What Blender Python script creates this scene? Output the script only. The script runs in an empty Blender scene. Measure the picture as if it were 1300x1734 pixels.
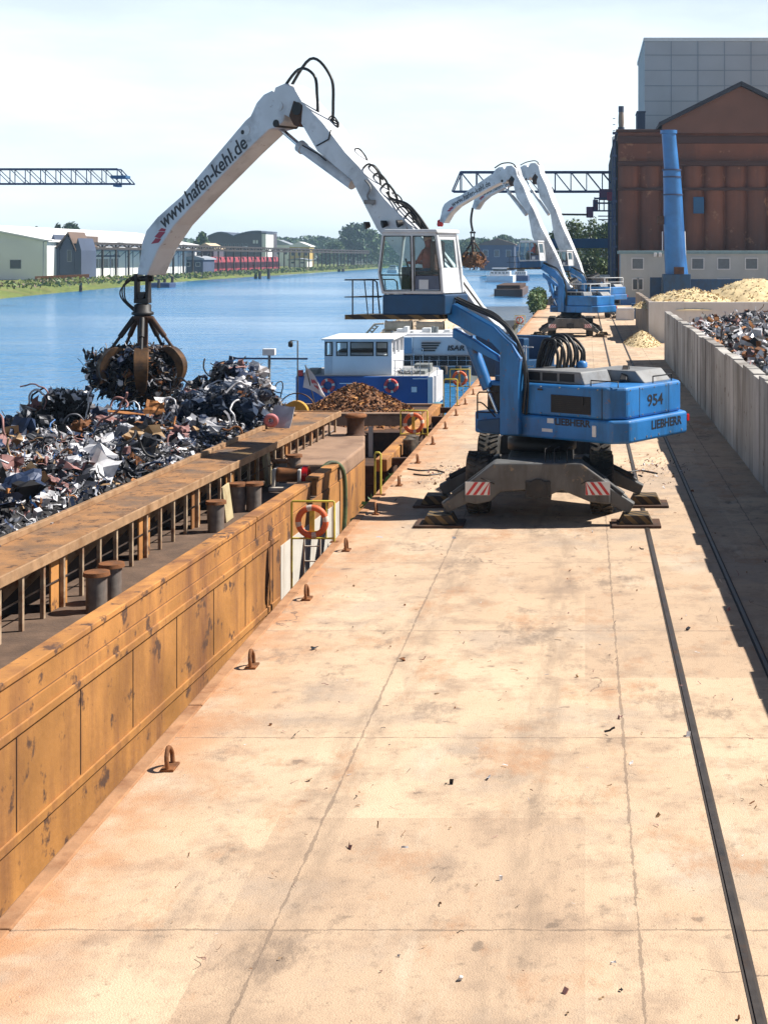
import bpy, bmesh, math, random
from mathutils import Vector, Matrix, Euler, noise
R = math.radians
random.seed(7)
scene = bpy.context.scene
COL = scene.collection
# ------------------------------------------------------------------ survey: the camera stands 5.7 m above the quay
FPX, VX, HY, CH = 2400.0, 990.0, 435.0, 5.7
def at(px, py, Y):                      # point at depth Y seen at photo pixel
    return Vector(((px-VX)*Y/FPX, Y, CH-(py-HY)*Y/FPX))
def ground(px, py, z=0.0):
    return at(px, py, FPX*(CH-z)/(py-HY))
# ------------------------------------------------------------------ materials
MATS = {}
def nd(nt, t, **kw):
    n = nt.nodes.new(t)
    for k, v in kw.items(): setattr(n, k, v)
    return n
def pm(name, col, rough=.5, metal=0, var=.15, vs=3.0, dirt=None, damt=.45, ds=1.2, streak=False, bump=0, bs=25, coat=0, dirt2=None, d2amt=.6, d2s=6.0):
    """painted / weathered surface: tone variation, a dirt layer, an optional second (rust) layer, small bumps"""
    m = bpy.data.materials.new(name); m.use_nodes = True
    nt = m.node_tree; b = nt.nodes['Principled BSDF']; L = nt.links.new
    tc = nd(nt, 'ShaderNodeTexCoord'); co = tc.outputs['Object']
    n1 = nd(nt, 'ShaderNodeTexNoise'); n1.inputs['Scale'].default_value = vs; n1.inputs['Detail'].default_value = 6
    L(co, n1.inputs['Vector'])
    r1 = nd(nt, 'ShaderNodeMapRange'); r1.inputs[1].default_value = .3; r1.inputs[2].default_value = .7
    r1.inputs[3].default_value = 1-var; r1.inputs[4].default_value = 1+var*.6
    L(n1.outputs['Fac'], r1.inputs[0])
    mx = nd(nt, 'ShaderNodeVectorMath', operation='SCALE'); mx.inputs[0].default_value = col[:3]
    L(r1.outputs[0], mx.inputs['Scale'])
    out = mx.outputs[0]
    def layer(out, colr, amt, sc, st, width):
        mp = nd(nt, 'ShaderNodeMapping'); mp.inputs['Scale'].default_value = (1, 1, .18) if st else (1, 1, 1)
        mp.inputs['Location'].default_value = (sc, 3.1, 1.7)
        L(co, mp.inputs['Vector'])
        n2 = nd(nt, 'ShaderNodeTexNoise'); n2.inputs['Scale'].default_value = sc; n2.inputs['Detail'].default_value = 8; n2.inputs['Roughness'].default_value = .65
        L(mp.outputs[0], n2.inputs['Vector'])
        r2 = nd(nt, 'ShaderNodeMapRange'); r2.inputs[1].default_value = .68-amt*.38; r2.inputs[2].default_value = .68-amt*.38+width
        L(n2.outputs['Fac'], r2.inputs[0])
        mm = nd(nt, 'ShaderNodeMix', data_type='RGBA'); mm.inputs[7].default_value = (*colr[:3], 1)
        L(r2.outputs[0], mm.inputs[0]); L(out, mm.inputs[6])
        return mm.outputs[2]
    if dirt: out = layer(out, dirt, damt, ds, streak, .22)
    if dirt2: out = layer(out, dirt2, d2amt, d2s, False, .06)
    L(out, b.inputs['Base Color'])
    rr = nd(nt, 'ShaderNodeMapRange'); rr.inputs[3].default_value = max(.05, rough-.12); rr.inputs[4].default_value = min(1, rough+.15)
    L(n1.outputs['Fac'], rr.inputs[0]); L(rr.outputs[0], b.inputs['Roughness'])
    b.inputs['Metallic'].default_value = metal
    if coat: b.inputs['Coat Weight'].default_value = coat
    if bump:
        n3 = nd(nt, 'ShaderNodeTexNoise'); n3.inputs['Scale'].default_value = bs; n3.inputs['Detail'].default_value = 5
        L(co, n3.inputs['Vector'])
        bp = nd(nt, 'ShaderNodeBump'); bp.inputs['Strength'].default_value = bump; bp.inputs['Distance'].default_value = .02
        L(n3.outputs['Fac'], bp.inputs['Height']); L(bp.outputs[0], b.inputs['Normal'])
    MATS[name] = m
    return m
RUST = (.22, .085, .028)
blue = pm('blue_paint', (.022, .175, .47), .42, 0, .22, 1.6, (.022, .08, .16), .46, 1.3, True, .06, 30, .15, (.15, .10, .07), .16, 5)
darkblue = pm('dark_blue_paint', (.010, .062, .155), .5, 0, .25, 2, (.02, .03, .05), .4, 1.5, True)
white = pm('white_boom_paint', (.60, .63, .66), .45, 0, .14, 1.1, (.27, .28, .30), .50, .8, False, .05, 30, .1, (.20, .16, .14), .12, 3.5)
cabwhite = pm('cab_white', (.62, .64, .66), .4, 0, .1, 2, (.3, .3, .31), .3, 2)
greysteel = pm('grey_chassis', (.105, .107, .108), .6, .1, .3, 2.5, (.05, .042, .035), .5, 2, True, .15, 20, 0, (.2, .15, .1), .2, 6)
black = pm('black_steel', (.018, .018, .02), .55, .2, .4, 4, (.06, .045, .035), .4, 3)
rubber = pm('rubber', (.024, .022, .02), .85, 0, .3, 6, (.20, .155, .11), .62, 1.5, False, .2, 40)
hosemat = pm('hose_rubber', (.012, .012, .013), .42, 0, .3, 5)
chrome = pm('chrome', (.6, .62, .66), .2, 1, .05)
rust = pm('rust', RUST, .8, .2, .4, 4, (.10, .045, .02), .5, 3, False, .35, 30)
rustorange = pm('rust_orange', (.44, .20, .055), .75, 0, .35, .7, (.20, .085, .035), .60, 1.1, True, .4, 9, 0, (.10, .05, .03), .26, 2.2)
rustdark = pm('rust_dark', (.085, .042, .024), .8, .1, .4, 3, (.03, .02, .017), .5, 2, False, .35, 25)
tinebrown = pm('worn_tine_steel', (.12, .06, .024), .55, .4, .5, 3, (.028, .018, .014), .62, 3, False, .25, 25)
deckbrown = pm('deck_brown', (.30, .19, .125), .85, 0, .2, 1.5, (.17, .10, .065), .5, 1.2, False, .3, 18)
hullwhite = pm('hull_white', (.62, .58, .52), .6, 0, .12, 2, (.34, .22, .13), .42, 1.5, True)
yellow = pm('yellow_paint', (.55, .46, .06), .5, 0, .2, 4, (.25, .17, .05), .35, 4)
ringorange = pm('ring_orange', (.62, .12, .035), .55, 0, .2, 5, (.35, .09, .04), .35, 4)
ringwhite = pm('ring_white', (.6, .5, .43), .6, 0, .1, 5)
red = pm('warning_red', (.50, .03, .035), .5, 0, .1, 5)
platewhite = pm('plate_white', (.68, .68, .68), .5, 0, .1, 5)
lampred = pm('lamp_red', (.5, .01, .01), .25)
hood = pm('hood_grey', (.20, .205, .21), .55, 0, .2, 3, (.11, .10, .09), .45, 2, False, .1, 30)
grille = pm('grille_black', (.008, .009, .012), .6)
textmat = pm('lettering_dark', (.02, .022, .03), .5)
textgrey = pm('lettering_slate', (.035, .06, .10), .5)
textred = pm('emblem_red', (.36, .03, .06), .5)
seatbrown = pm('seat_brown', (.10, .045, .035), .8)
concrete = pm('concrete_wall_grey', (.42, .40, .375), .9, 0, .3, .5, (.15, .13, .115), .58, 1.1, True, .5, 9, 0, (.12, .07, .04), .2, 1.8)
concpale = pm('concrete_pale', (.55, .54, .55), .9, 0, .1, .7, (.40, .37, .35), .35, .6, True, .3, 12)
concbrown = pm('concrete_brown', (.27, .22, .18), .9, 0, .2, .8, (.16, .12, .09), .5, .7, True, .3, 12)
chips = pm('wood_chips', (.62, .49, .28), .95, 0, .2, 2.5, (.42, .30, .16), .4, 3, False, .9, 9)
rustgrain = pm('rusty_swarf', (.22, .10, .045), .9, 0, .4, 5, (.10, .055, .035), .5, 3, False, .9, 12)
soil = pm('scrap_bed', (.025, .024, .026), .95, 0, .4, 3)
brick = pm('brown_cladding', (.20, .080, .050), .85, 0, .35, .16, (.095, .05, .042), .60, .22, True, .3, 2.5, 0, (.30, .15, .09), .2, .5)
brickside = pm('shaded_cladding', (.03, .035, .05), .85, 0, .2, .3)  # navy tone with the unlit side's shade put in; the roof uses it too
housewall = pm('pale_render', (.42, .45, .45), .9, 0, .1, .5, (.33, .36, .36), .35, .4, True)
towerwall = pm('tower_panels', (.42, .43, .45), .85, 0, .08, .2, (.36, .36, .38), .4, .15, True)
winglass = pm('window_dark', (.03, .045, .06), .15)
shutter = pm('window_shutter', (.14, .17, .19), .6)
trim = pm('white_trim', (.62, .64, .65), .6, 0, .08, 2)
stackblue = pm('stack_blue', (.030, .17, .46), .35, 0, .2, .7, (.02, .07, .22), .4, .5, True)
purple = pm('faded_purple', (.10, .05, .12), .6)
steelblue = pm('truss_blue', (.035, .06, .14), .6, 0, .15, 1)
girderblue = pm('girder_blue', (.02, .10, .22), .6, 0, .15, .5)
tugblue = pm('tug_blue', (.007, .065, .24), .4, 0, .2, .8, (.01, .03, .10), .4, .7, True)
tugwhite = pm('tug_white', (.66, .67, .70), .5, 0, .08, .8, (.5, .45, .40), .3, .8, True)
shipgrey = pm('ship_grey', (.20, .22, .22), .6, 0, .2, .6, (.12, .09, .07), .4, .6, True)
cream = pm('cream_load', (.60, .47, .33), .8, 0, .2, 1.2, (.40, .28, .18), .4, 1.0, False, .3, 8)
roofwhite = pm('shed_roof', (.72, .72, .72), .7, 0, .08, .1)
shedwall = pm('shed_wall', (.76, .76, .76), .8, 0, .10, .1, (.55, .53, .51), .25, .12, True)
roofgrey = pm('grey_roof', (.27, .30, .34), .7, 0, .1, .1)
roofbrown = pm('brown_roof', (.15, .10, .075), .85, 0, .2, .3)
darkhall = pm('dark_hall', (.085, .08, .105), .85, 0, .2, .12)
slate = pm('slate_blue', (.06, .08, .13), .8, 0, .2, .2)
redpaint = pm('red_tarp', (.30, .035, .05), .6, 0, .25, .4)
yellowwall = pm('ochre_wall', (.5, .36, .12), .8)
pile = pm('old_timber', (.045, .035, .03), .9, 0, .3, 2, None)
woodpale = pm('pale_plank', (.46, .38, .22), .8, 0, .2, 4, (.3, .2, .1), .4, 3)
grassm = pm('grass_bank', (.13, .17, .035), .95, 0, .3, .12, (.20, .17, .06), .45, .06)
earth = pm('earth_bank', (.20, .16, .11), .95, 0, .3, .2)
farland = pm('far_land', (.10, .13, .05), .95, 0, .3, .02)
bark = pm('bark', (.06, .045, .03), .9)
leafA = pm('leaf_green', (.055, .115, .026), .6, 0, .5, .35)
leafB = pm('leaf_dark', (.030, .070, .026), .6, 0, .5, .3)
leafC = pm('leaf_light', (.09, .14, .03), .6, 0, .5, .5)
skinm = pm('skin', (.45, .25, .18), .6)
shirt = pm('red_shirt', (.45, .04, .03), .8)
flagw = pm('flag_white', (.70, .68, .70), .8)
seal = pm('joint_dark', (.05, .04, .035), .9)
railm = pm('rail_steel', (.10, .085, .075), .45, .6, .3, 3, (.15, .08, .04), .4, 3)
def hazard():
    m = bpy.data.materials.new('hazard_stripes'); m.use_nodes = True; nt = m.node_tree; b = nt.nodes['Principled BSDF']
    tc = nd(nt, 'ShaderNodeTexCoord'); w = nd(nt, 'ShaderNodeTexWave', wave_type='BANDS', bands_direction='DIAGONAL'); w.inputs['Scale'].default_value = 2.2
    w.inputs['Distortion'].default_value = .3
    rp = nd(nt, 'ShaderNodeValToRGB'); rp.color_ramp.interpolation = 'CONSTANT'
    rp.color_ramp.elements[0].color = (.03, .022, .016, 1); rp.color_ramp.elements[1].position = .6; rp.color_ramp.elements[1].color = (.15, .095, .035, 1)
    nt.links.new(tc.outputs['Object'], w.inputs[0]); nt.links.new(w.outputs['Fac'], rp.inputs[0]); nt.links.new(rp.outputs[0], b.inputs['Base Color'])
    b.inputs['Roughness'].default_value = .7
    return m
hazardm = hazard()
def glassmat(name, tint, mix):
    m = bpy.data.materials.new(name); m.use_nodes = True; nt = m.node_tree
    nt.nodes.remove(nt.nodes['Principled BSDF'])
    t = nd(nt, 'ShaderNodeBsdfTransparent'); t.inputs[0].default_value = (*tint, 1)
    g = nd(nt, 'ShaderNodeBsdfGlossy'); g.inputs['Roughness'].default_value = .03; g.inputs[0].default_value = (.8, .9, .95, 1)
    lw = nd(nt, 'ShaderNodeLayerWeight'); pw = nd(nt, 'ShaderNodeMath', operation='POWER'); pw.inputs[1].default_value = 4
    nt.links.new(lw.outputs['Facing'], pw.inputs[0])
    ad = nd(nt, 'ShaderNodeMath', operation='MULTIPLY_ADD'); ad.inputs[1].default_value = .6; ad.inputs[2].default_value = mix
    nt.links.new(pw.outputs[0], ad.inputs[0])
    x = nd(nt, 'ShaderNodeMixShader'); nt.links.new(ad.outputs[0], x.inputs[0]); nt.links.new(t.outputs[0], x.inputs[1]); nt.links.new(g.outputs[0], x.inputs[2])
    nt.links.new(x.outputs[0], nt.nodes['Material Output'].inputs[0])
    return m
glass = glassmat('cab_glass', (.90, .95, .95), .015)
def quaymat():
    m = bpy.data.materials.new('quay_concrete'); m.use_nodes = True; nt = m.node_tree; b = nt.nodes['Principled BSDF']; L = nt.links.new
    geo = nd(nt, 'ShaderNodeNewGeometry'); pos = geo.outputs['Position']
    sep = nd(nt, 'ShaderNodeSeparateXYZ'); L(pos, sep.inputs[0])
    def nz(scale, detail=7, rough=.6, mp=None):
        n = nd(nt, 'ShaderNodeTexNoise'); n.inputs['Scale'].default_value = scale; n.inputs['Detail'].default_value = detail; n.inputs['Roughness'].default_value = rough
        if mp:
            q = nd(nt, 'ShaderNodeMapping'); q.inputs['Scale'].default_value = mp; L(pos, q.inputs[0]); L(q.outputs[0], n.inputs[0])
        else: L(pos, n.inputs[0])
        return n.outputs['Fac']
    def rng(v, a, b_, c=0, d=1):
        r = nd(nt, 'ShaderNodeMapRange'); L(v, r.inputs[0]); r.inputs[1].default_value = a; r.inputs[2].default_value = b_; r.inputs[3].default_value = c; r.inputs[4].default_value = d
        return r.outputs[0]
    def mix(f, a, b_):
        x = nd(nt, 'ShaderNodeMix', data_type='RGBA'); L(f, x.inputs[0])
        for i, v in ((6, a), (7, b_)):
            if isinstance(v, tuple): x.inputs[i].default_value = (*v, 1)
            else: L(v, x.inputs[i])
        return x.outputs[2]
    def math_(op, a, b_=None):
        x = nd(nt, 'ShaderNodeMath', operation=op)
        for i, v in ((0, a), (1, b_)):
            if v is None: continue
            if isinstance(v, (int, float)): x.inputs[i].default_value = v
            else: L(v, x.inputs[i])
        return x.outputs[0]
    # slab by slab tone
    fy = math_('FLOOR', math_('DIVIDE', sep.outputs[1], 4.8)); fx = math_('FLOOR', math_('DIVIDE', sep.outputs[0], 3.1))
    cv = nd(nt, 'ShaderNodeCombineXYZ'); L(fx, cv.inputs[0]); L(fy, cv.inputs[1])
    wn = nd(nt, 'ShaderNodeTexWhiteNoise', noise_dimensions='3D'); L(cv.outputs[0], wn.inputs[0])
    c = mix(rng(nz(.35), .3, .7), (.52, .37, .245), (.66, .50, .345))
    c = mix(math_('MULTIPLY', wn.outputs[0], .7), c, (.42, .295, .20))
    c = mix(rng(nz(1.3, 9, .7), .48, .66, 0, .85), c, (.33, .235, .165))
    c = mix(rng(nz(.22, 8, .7), .52, .60, 0, .55), c, (.36, .29, .23))
    c = mix(rng(nz(.9, 9, .7, (1, .25, 1)), .56, .70, 0, .55), c, (.66, .55, .42))
    c = mix(rng(nz(5.5, 8, .75), .57, .68, 0, .65), c, (.19, .14, .10))
    c = mix(rng(nz(.55, 6, .6, (2.2, .5, 1)), .60, .72, 0, .6), c, (.25, .185, .14))
    # rust run-off near the coping
    edge = rng(sep.outputs[0], -4.95, -3.7, 1, 0)
    c = mix(math_('MULTIPLY', edge, rng(nz(1.6), .3, .6)), c, (.46, .22, .10))
    # tyre tracks along the quay, oil drips, pale repair patches
    tr = math_('ABSOLUTE', math_('SUBTRACT', sep.outputs[0], math_('MULTIPLY_ADD', nz(.08, 2), 3.0) if False else math_('ADD', math_('MULTIPLY', nz(.07, 2), 3.0), -3.0)))
    tr = math_('ABSOLUTE', math_('SUBTRACT', tr, .95))
    c = mix(math_('MULTIPLY', rng(tr, .16, .34, 1, 0), rng(nz(2.2, 7, .7, (1.5, .3, 1)), .42, .62, 0, .5)), c, (.24, .175, .125))
    c = mix(math_('MULTIPLY', rng(nz(2.6, 3, .5), .69, .73, 0, 1), .55), c, (.12, .09, .07))
    c = mix(rng(nz(.18, 4, .5, (1, .6, 1)), .60, .63, 0, .35), c, (.62, .52, .40))
    c = mix(rng(nz(24, 4, .7), .58, .70, 0, .6), c, (.25, .18, .13))
    c = mix(rng(nz(.7, 9, .75, (1, .6, 1)), .54, .66, 0, .75), c, (.40, .215, .115))
    c = mix(rng(nz(.45, 9, .8, (1.4, .7, 1)), .555, .64, 0, .7), c, (.19, .14, .105))
    # joints
    jn = math_('MULTIPLY', math_('SUBTRACT', nz(2.6, 6, .7), .5), .10)
    jy = math_('ABSOLUTE', math_('SUBTRACT', math_('FRACT', math_('DIVIDE', math_('ADD', sep.outputs[1], jn), 4.8)), .5))
    jx = math_('ABSOLUTE', math_('SUBTRACT', math_('FRACT', math_('DIVIDE', math_('ADD', math_('ADD', sep.outputs[0], jn), 1.1), 3.1)), .5))
    wob = rng(nz(3.5, 6, .7), .35, .7, .1, 2.2)
    j1 = math_('LESS_THAN', jy, math_('MULTIPLY', wob, .0028)); j2 = math_('LESS_THAN', jx, math_('MULTIPLY', wob, .0042))
    jj = math_('MAXIMUM', j1, j2)
    c = mix(math_('MULTIPLY', jj, .6), c, (.16, .115, .085))
    vo = nd(nt, 'ShaderNodeTexVoronoi', feature='DISTANCE_TO_EDGE'); vo.inputs['Scale'].default_value = .33
    wv = nd(nt, 'ShaderNodeVectorMath', operation='ADD'); L(pos, wv.inputs[0])
    n4 = nd(nt, 'ShaderNodeTexNoise'); n4.inputs['Scale'].default_value = 1.5; n4.inputs['Detail'].default_value = 5; L(pos, n4.inputs[0])
    L(n4.outputs['Color'], wv.inputs[1]); L(wv.outputs[0], vo.inputs['Vector'])
    crack = math_('MULTIPLY', math_('LESS_THAN', vo.outputs['Distance'], .0035), math_('GREATER_THAN', nz(.25, 3), .60))
    c = mix(math_('MULTIPLY', crack, .7), c, (.13, .09, .07))
    L(c, b.inputs['Base Color']); b.inputs['Roughness'].default_value = .9
    bp = nd(nt, 'ShaderNodeBump'); bp.inputs['Strength'].default_value = .45; bp.inputs['Distance'].default_value = .03
    hh = math_('SUBTRACT', math_('ADD', math_('MULTIPLY', nz(9, 8, .7), .5), nz(60, 3)), math_('MAXIMUM', jj, crack))
    L(hh, bp.inputs['Height']); L(bp.outputs[0], b.inputs['Normal'])
    return m
quaym = quaymat()
def watermat():
    m = bpy.data.materials.new('river_water'); m.use_nodes = True; nt = m.node_tree; b = nt.nodes['Principled BSDF']; L = nt.links.new
    geo = nd(nt, 'ShaderNodeNewGeometry'); pos = geo.outputs['Position']
    def nz(scale, detail, mp):
        q = nd(nt, 'ShaderNodeMapping'); q.inputs['Scale'].default_value = mp; L(pos, q.inputs[0])
        n = nd(nt, 'ShaderNodeTexNoise'); n.inputs['Scale'].default_value = scale; n.inputs['Detail'].default_value = detail; n.inputs['Roughness'].default_value = .6
        L(q.outputs[0], n.inputs[0]); return n.outputs['Fac']
    a = nz(1.1, 4, (1, .7, 1)); c = nz(.12, 3, (.5, 1, 1)); d = nz(.016, 6, (.30, 1, 1))
    s = nd(nt, 'ShaderNodeMath', operation='MULTIPLY_ADD'); L(c, s.inputs[0]); s.inputs[1].default_value = 2.0; L(a, s.inputs[2])
    st = nd(nt, 'ShaderNodeMapRange'); L(d, st.inputs[0]); st.inputs[1].default_value = .38; st.inputs[2].default_value = .62; st.inputs[3].default_value = .12; st.inputs[4].default_value = 1.2
    bp = nd(nt, 'ShaderNodeBump'); bp.inputs['Distance'].default_value = .6; L(st.outputs[0], bp.inputs['Strength']); L(s.outputs[0], bp.inputs['Height'])
    L(bp.outputs[0], b.inputs['Normal'])
    cr = nd(nt, 'ShaderNodeMix', data_type='RGBA'); cr.inputs[6].default_value = (.022, .155, .37, 1); cr.inputs[7].default_value = (.05, .23, .47, 1)
    L(d, cr.inputs[0]); L(cr.outputs[2], b.inputs['Base Color'])
    b.inputs['Roughness'].default_value = .16; b.inputs['IOR'].default_value = 1.33
    return m
waterm = watermat()
# ------------------------------------------------------------------ mesh builder
class MB:
    def __init__(s): s.v = []; s.f = []; s.m = []; s.sm = []; s.st = []
    def add(s, vs, fs, mi=0, smooth=False, M=None):
        o = len(s.v); s.st.append((o, len(s.f)))
        s.v += [tuple(M @ Vector(p)) for p in vs] if M else [tuple(p) for p in vs]
        for f in fs: s.f.append([o+i for i in f]); s.m.append(mi); s.sm.append(smooth)
        return s
    def box(s, c, d, M=None, mi=0, rot=None):
        x, y, z = d[0]/2, d[1]/2, d[2]/2
        vs = [Vector((i*x, j*y, k*z)) for k in (-1, 1) for j in (-1, 1) for i in (-1, 1)]
        if rot is not None: vs = [rot @ p for p in vs]
        vs = [p+Vector(c) for p in vs]
        return s.add(vs, [(0, 2, 3, 1), (4, 5, 7, 6), (0, 1, 5, 4), (2, 6, 7, 3), (0, 4, 6, 2), (1, 3, 7, 5)], mi, False, M)
    def b2(s, a, b, M=None, mi=0):
        return s.box([(a[i]+b[i])/2 for i in range(3)], [abs(b[i]-a[i]) for i in range(3)], M, mi)
    def bar(s, p, q, w, h=None, mi=0, up=(0, 0, 1), w2=None, h2=None):
        p, q = Vector(p), Vector(q); h = h or w; d = (q-p).normalized(); u = Vector(up)
        if abs(d.dot(u)) > .98: u = Vector((0, 1, 0))
        x = d.cross(u).normalized(); z = x.cross(d); w2 = w2 or w; h2 = h2 or h
        vs = [c+x*i*a/2+z*k*e/2 for c, a, e in ((p, w, h), (q, w2, h2)) for k in (-1, 1) for i in (-1, 1)]
        return s.add(vs, [(0, 1, 3, 2), (4, 6, 7, 5), (0, 4, 5, 1), (2, 3, 7, 6), (0, 2, 6, 4), (1, 5, 7, 3)], mi)
    def cyl(s, p, q, r0, r1=None, n=14, mi=0, caps=True):
        p, q = Vector(p), Vector(q); r1 = r0 if r1 is None else r1; d = (q-p).normalized()
        u = Vector((0, 0, 1)) if abs(d.z) < .95 else Vector((1, 0, 0))
        x = d.cross(u).normalized(); y = d.cross(x)
        vs = [c+(x*math.cos(2*math.pi*i/n)+y*math.sin(2*math.pi*i/n))*r for c, r in ((p, r0), (q, r1)) for i in range(n)]
        s.add(vs, [(i, (i+1) % n, n+(i+1) % n, n+i) for i in range(n)], mi, True)
        if caps: s.add(vs, [list(range(n))[::-1], list(range(n, 2*n))], mi)
        return s
    def tube(s, pts, r, n=7, mi=0):
        pts = [Vector(p) for p in pts]; rings = []; prev = None
        for i, p in enumerate(pts):
            d = (pts[min(i+1, len(pts)-1)]-pts[max(i-1, 0)]).normalized()
            if prev is None: x = d.cross(Vector((0, 0, 1)) if abs(d.z) < .9 else Vector((1, 0, 0))).normalized()
            else:
                x = prev-d*prev.dot(d)
                x = x.normalized() if x.length > 1e-5 else d.orthogonal().normalized()
            prev = x; y = d.cross(x)
            rr = r[i] if isinstance(r, (list, tuple)) else r
            rings += [p+(x*math.cos(2*math.pi*k/n)+y*math.sin(2*math.pi*k/n))*rr for k in range(n)]
        m = len(pts)
        fs = [(i*n+k, i*n+(k+1) % n, (i+1)*n+(k+1) % n, (i+1)*n+k) for i in range(m-1) for k in range(n)]
        s.add(rings, fs, mi, True)
        s.add(rings, [list(range(n))[::-1], list(range((m-1)*n, m*n))], mi)
        return s
    def prism(s, poly, fa, fb, mi=0):
        """poly of 2-D points, fa / fb map a 2-D point to the two caps"""
        n = len(poly); vs = [fa(*p) for p in poly]+[fb(*p) for p in poly]
        return s.add(vs, [list(range(n)), list(range(n, 2*n))[::-1]]+[(i, n+i, n+(i+1) % n, (i+1) % n) for i in range(n)], mi)
    def lathe(s, prof, c=(0, 0, 0), n=20, mi=0, M=None):
        vs = [Vector((r*math.cos(2*math.pi*k/n), r*math.sin(2*math.pi*k/n), z))+Vector(c) for r, z in prof for k in range(n)]
        m = len(prof)
        s.add(vs, [(i*n+k, i*n+(k+1) % n, (i+1)*n+(k+1) % n, (i+1)*n+k) for i in range(m-1) for k in range(n)], mi, True, M)
        return s.add(vs, [list(range(n))[::-1], list(range((m-1)*n, m*n))], mi, False, M)
    def torus(s, c, Rr, r, M=None, n=32, k=10, mi=0, band=None):
        vs = []; c = Vector(c)
        for i in range(n):
            a = 2*math.pi*i/n
            for j in range(k):
                b = 2*math.pi*j/k
                p = Vector(((Rr+r*math.cos(b))*math.cos(a), r*math.sin(b), (Rr+r*math.cos(b))*math.sin(a)))
                vs.append((M @ p if M else p)+c)
        for i in range(n):
            s.add([], []) if False else None
        o = len(s.v); s.v += [tuple(p) for p in vs]
        for i in range(n):
            for j in range(k):
                s.f.append([o+i*k+j, o+((i+1) % n)*k+j, o+((i+1) % n)*k+(j+1) % k, o+i*k+(j+1) % k]); s.sm.append(True)
                s.m.append(band if band is not None and (i % (n//4)) < 2 else mi)
        return s
    def each(s, name, mats, parent, per=1, bevel=0):
        """build every piece (PER add calls) as a part of its own"""
        out = []; st = s.st+[(len(s.v), len(s.f))]
        for i in range(0, len(s.st), per):
            (v0, f0), (v1, f1) = st[i], st[min(i+per, len(s.st))]
            q = MB(); q.v = s.v[v0:v1]; q.f = [[k-v0 for k in f] for f in s.f[f0:f1]]; q.m = s.m[f0:f1]; q.sm = s.sm[f0:f1]
            out.append(q.build(name, mats, parent, bevel=bevel))
        return out
    def build(s, name, mats, parent=None, origin=None, bevel=0, seg=2):
        me = bpy.data.meshes.new(name)
        org = Vector(origin) if origin is not None else (parent_world(parent) if parent else Vector((0, 0, 0)))
        me.from_pydata([tuple(Vector(p)-org) for p in s.v], [], s.f)
        for m in (mats if isinstance(mats, (list, tuple)) else [mats]): me.materials.append(m)
        me.polygons.foreach_set('material_index', s.m); me.polygons.foreach_set('use_smooth', s.sm)
        bm = bmesh.new(); bm.from_mesh(me); bmesh.ops.recalc_face_normals(bm, faces=bm.faces)
        bm.to_mesh(me); bm.free(); me.update()
        o = bpy.data.objects.new(name, me); COL.objects.link(o)
        if parent:
            o.parent = parent; o.location = org-parent_world(parent)
        else: o.location = org
        if bevel:
            b = o.modifiers.new('bevel', 'BEVEL'); b.width = bevel; b.segments = seg; b.limit_method = 'ANGLE'; b.angle_limit = R(35)
        return o
def parent_world(o):
    p = Vector(o.location)
    while o.parent: o = o.parent; p = p+o.location
    return p
def tag(o, label, cat, group=None, kind=None):
    o['label'] = label; o['category'] = cat
    if group: o['group'] = group
    if kind: o['kind'] = kind
    return o
def thing(name, label, cat, loc, group=None):
    o = bpy.data.objects.new(name, None); COL.objects.link(o); o.location = Vector(loc); o.empty_display_size = .3
    return tag(o, label, cat, group)
def structure(o): o['kind'] = 'structure'; return o
def copy_tree(o, loc, rz=None, label=None, parent=None):
    c = o.copy(); COL.objects.link(c)
    if parent: c.parent = parent
    else:
        c.location = Vector(loc)
        if rz is not None: c.rotation_euler.z = rz
        if label: c['label'] = label
    for ch in [x for x in scene.objects if x.parent == o]: copy_tree(ch, None, parent=c)
    return c
def text_mesh(name, body, mat, parent, org, xdir, ydir, height, width=None, shear=0, thick=.006, italic=0, bold=0):
    """raised lettering laid on a surface at org, reading along xdir"""
    cu = bpy.data.curves.new(name, 'FONT'); cu.body = body; cu.extrude = thick; cu.shear = italic; cu.offset = bold
    t = bpy.data.objects.new(name+'_tmp', cu); COL.objects.link(t)
    dg = bpy.context.evaluated_depsgraph_get(); me = bpy.data.meshes.new_from_object(t.evaluated_get(dg))
    bpy.data.objects.remove(t)
    xs = [v.co.x for v in me.vertices]; ys = [v.co.y for v in me.vertices]
    x0, x1, y0, y1 = min(xs), max(xs), min(ys), max(ys)
    sy = height/(y1-y0); sx = (width/(x1-x0)) if width else sy
    X, Y = Vector(xdir).normalized(), Vector(ydir).normalized(); Z = X.cross(Y)
    pw = parent_world(parent); org = Vector(org)
    for v in me.vertices:
        v.co = org+X*((v.co.x-x0)*sx)+Y*((v.co.y-y0)*sy)+Z*v.co.z-pw
    me.materials.clear(); me.materials.append(mat)
    o = bpy.data.objects.new(name, me); COL.objects.link(o); o.parent = parent
    return o
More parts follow.
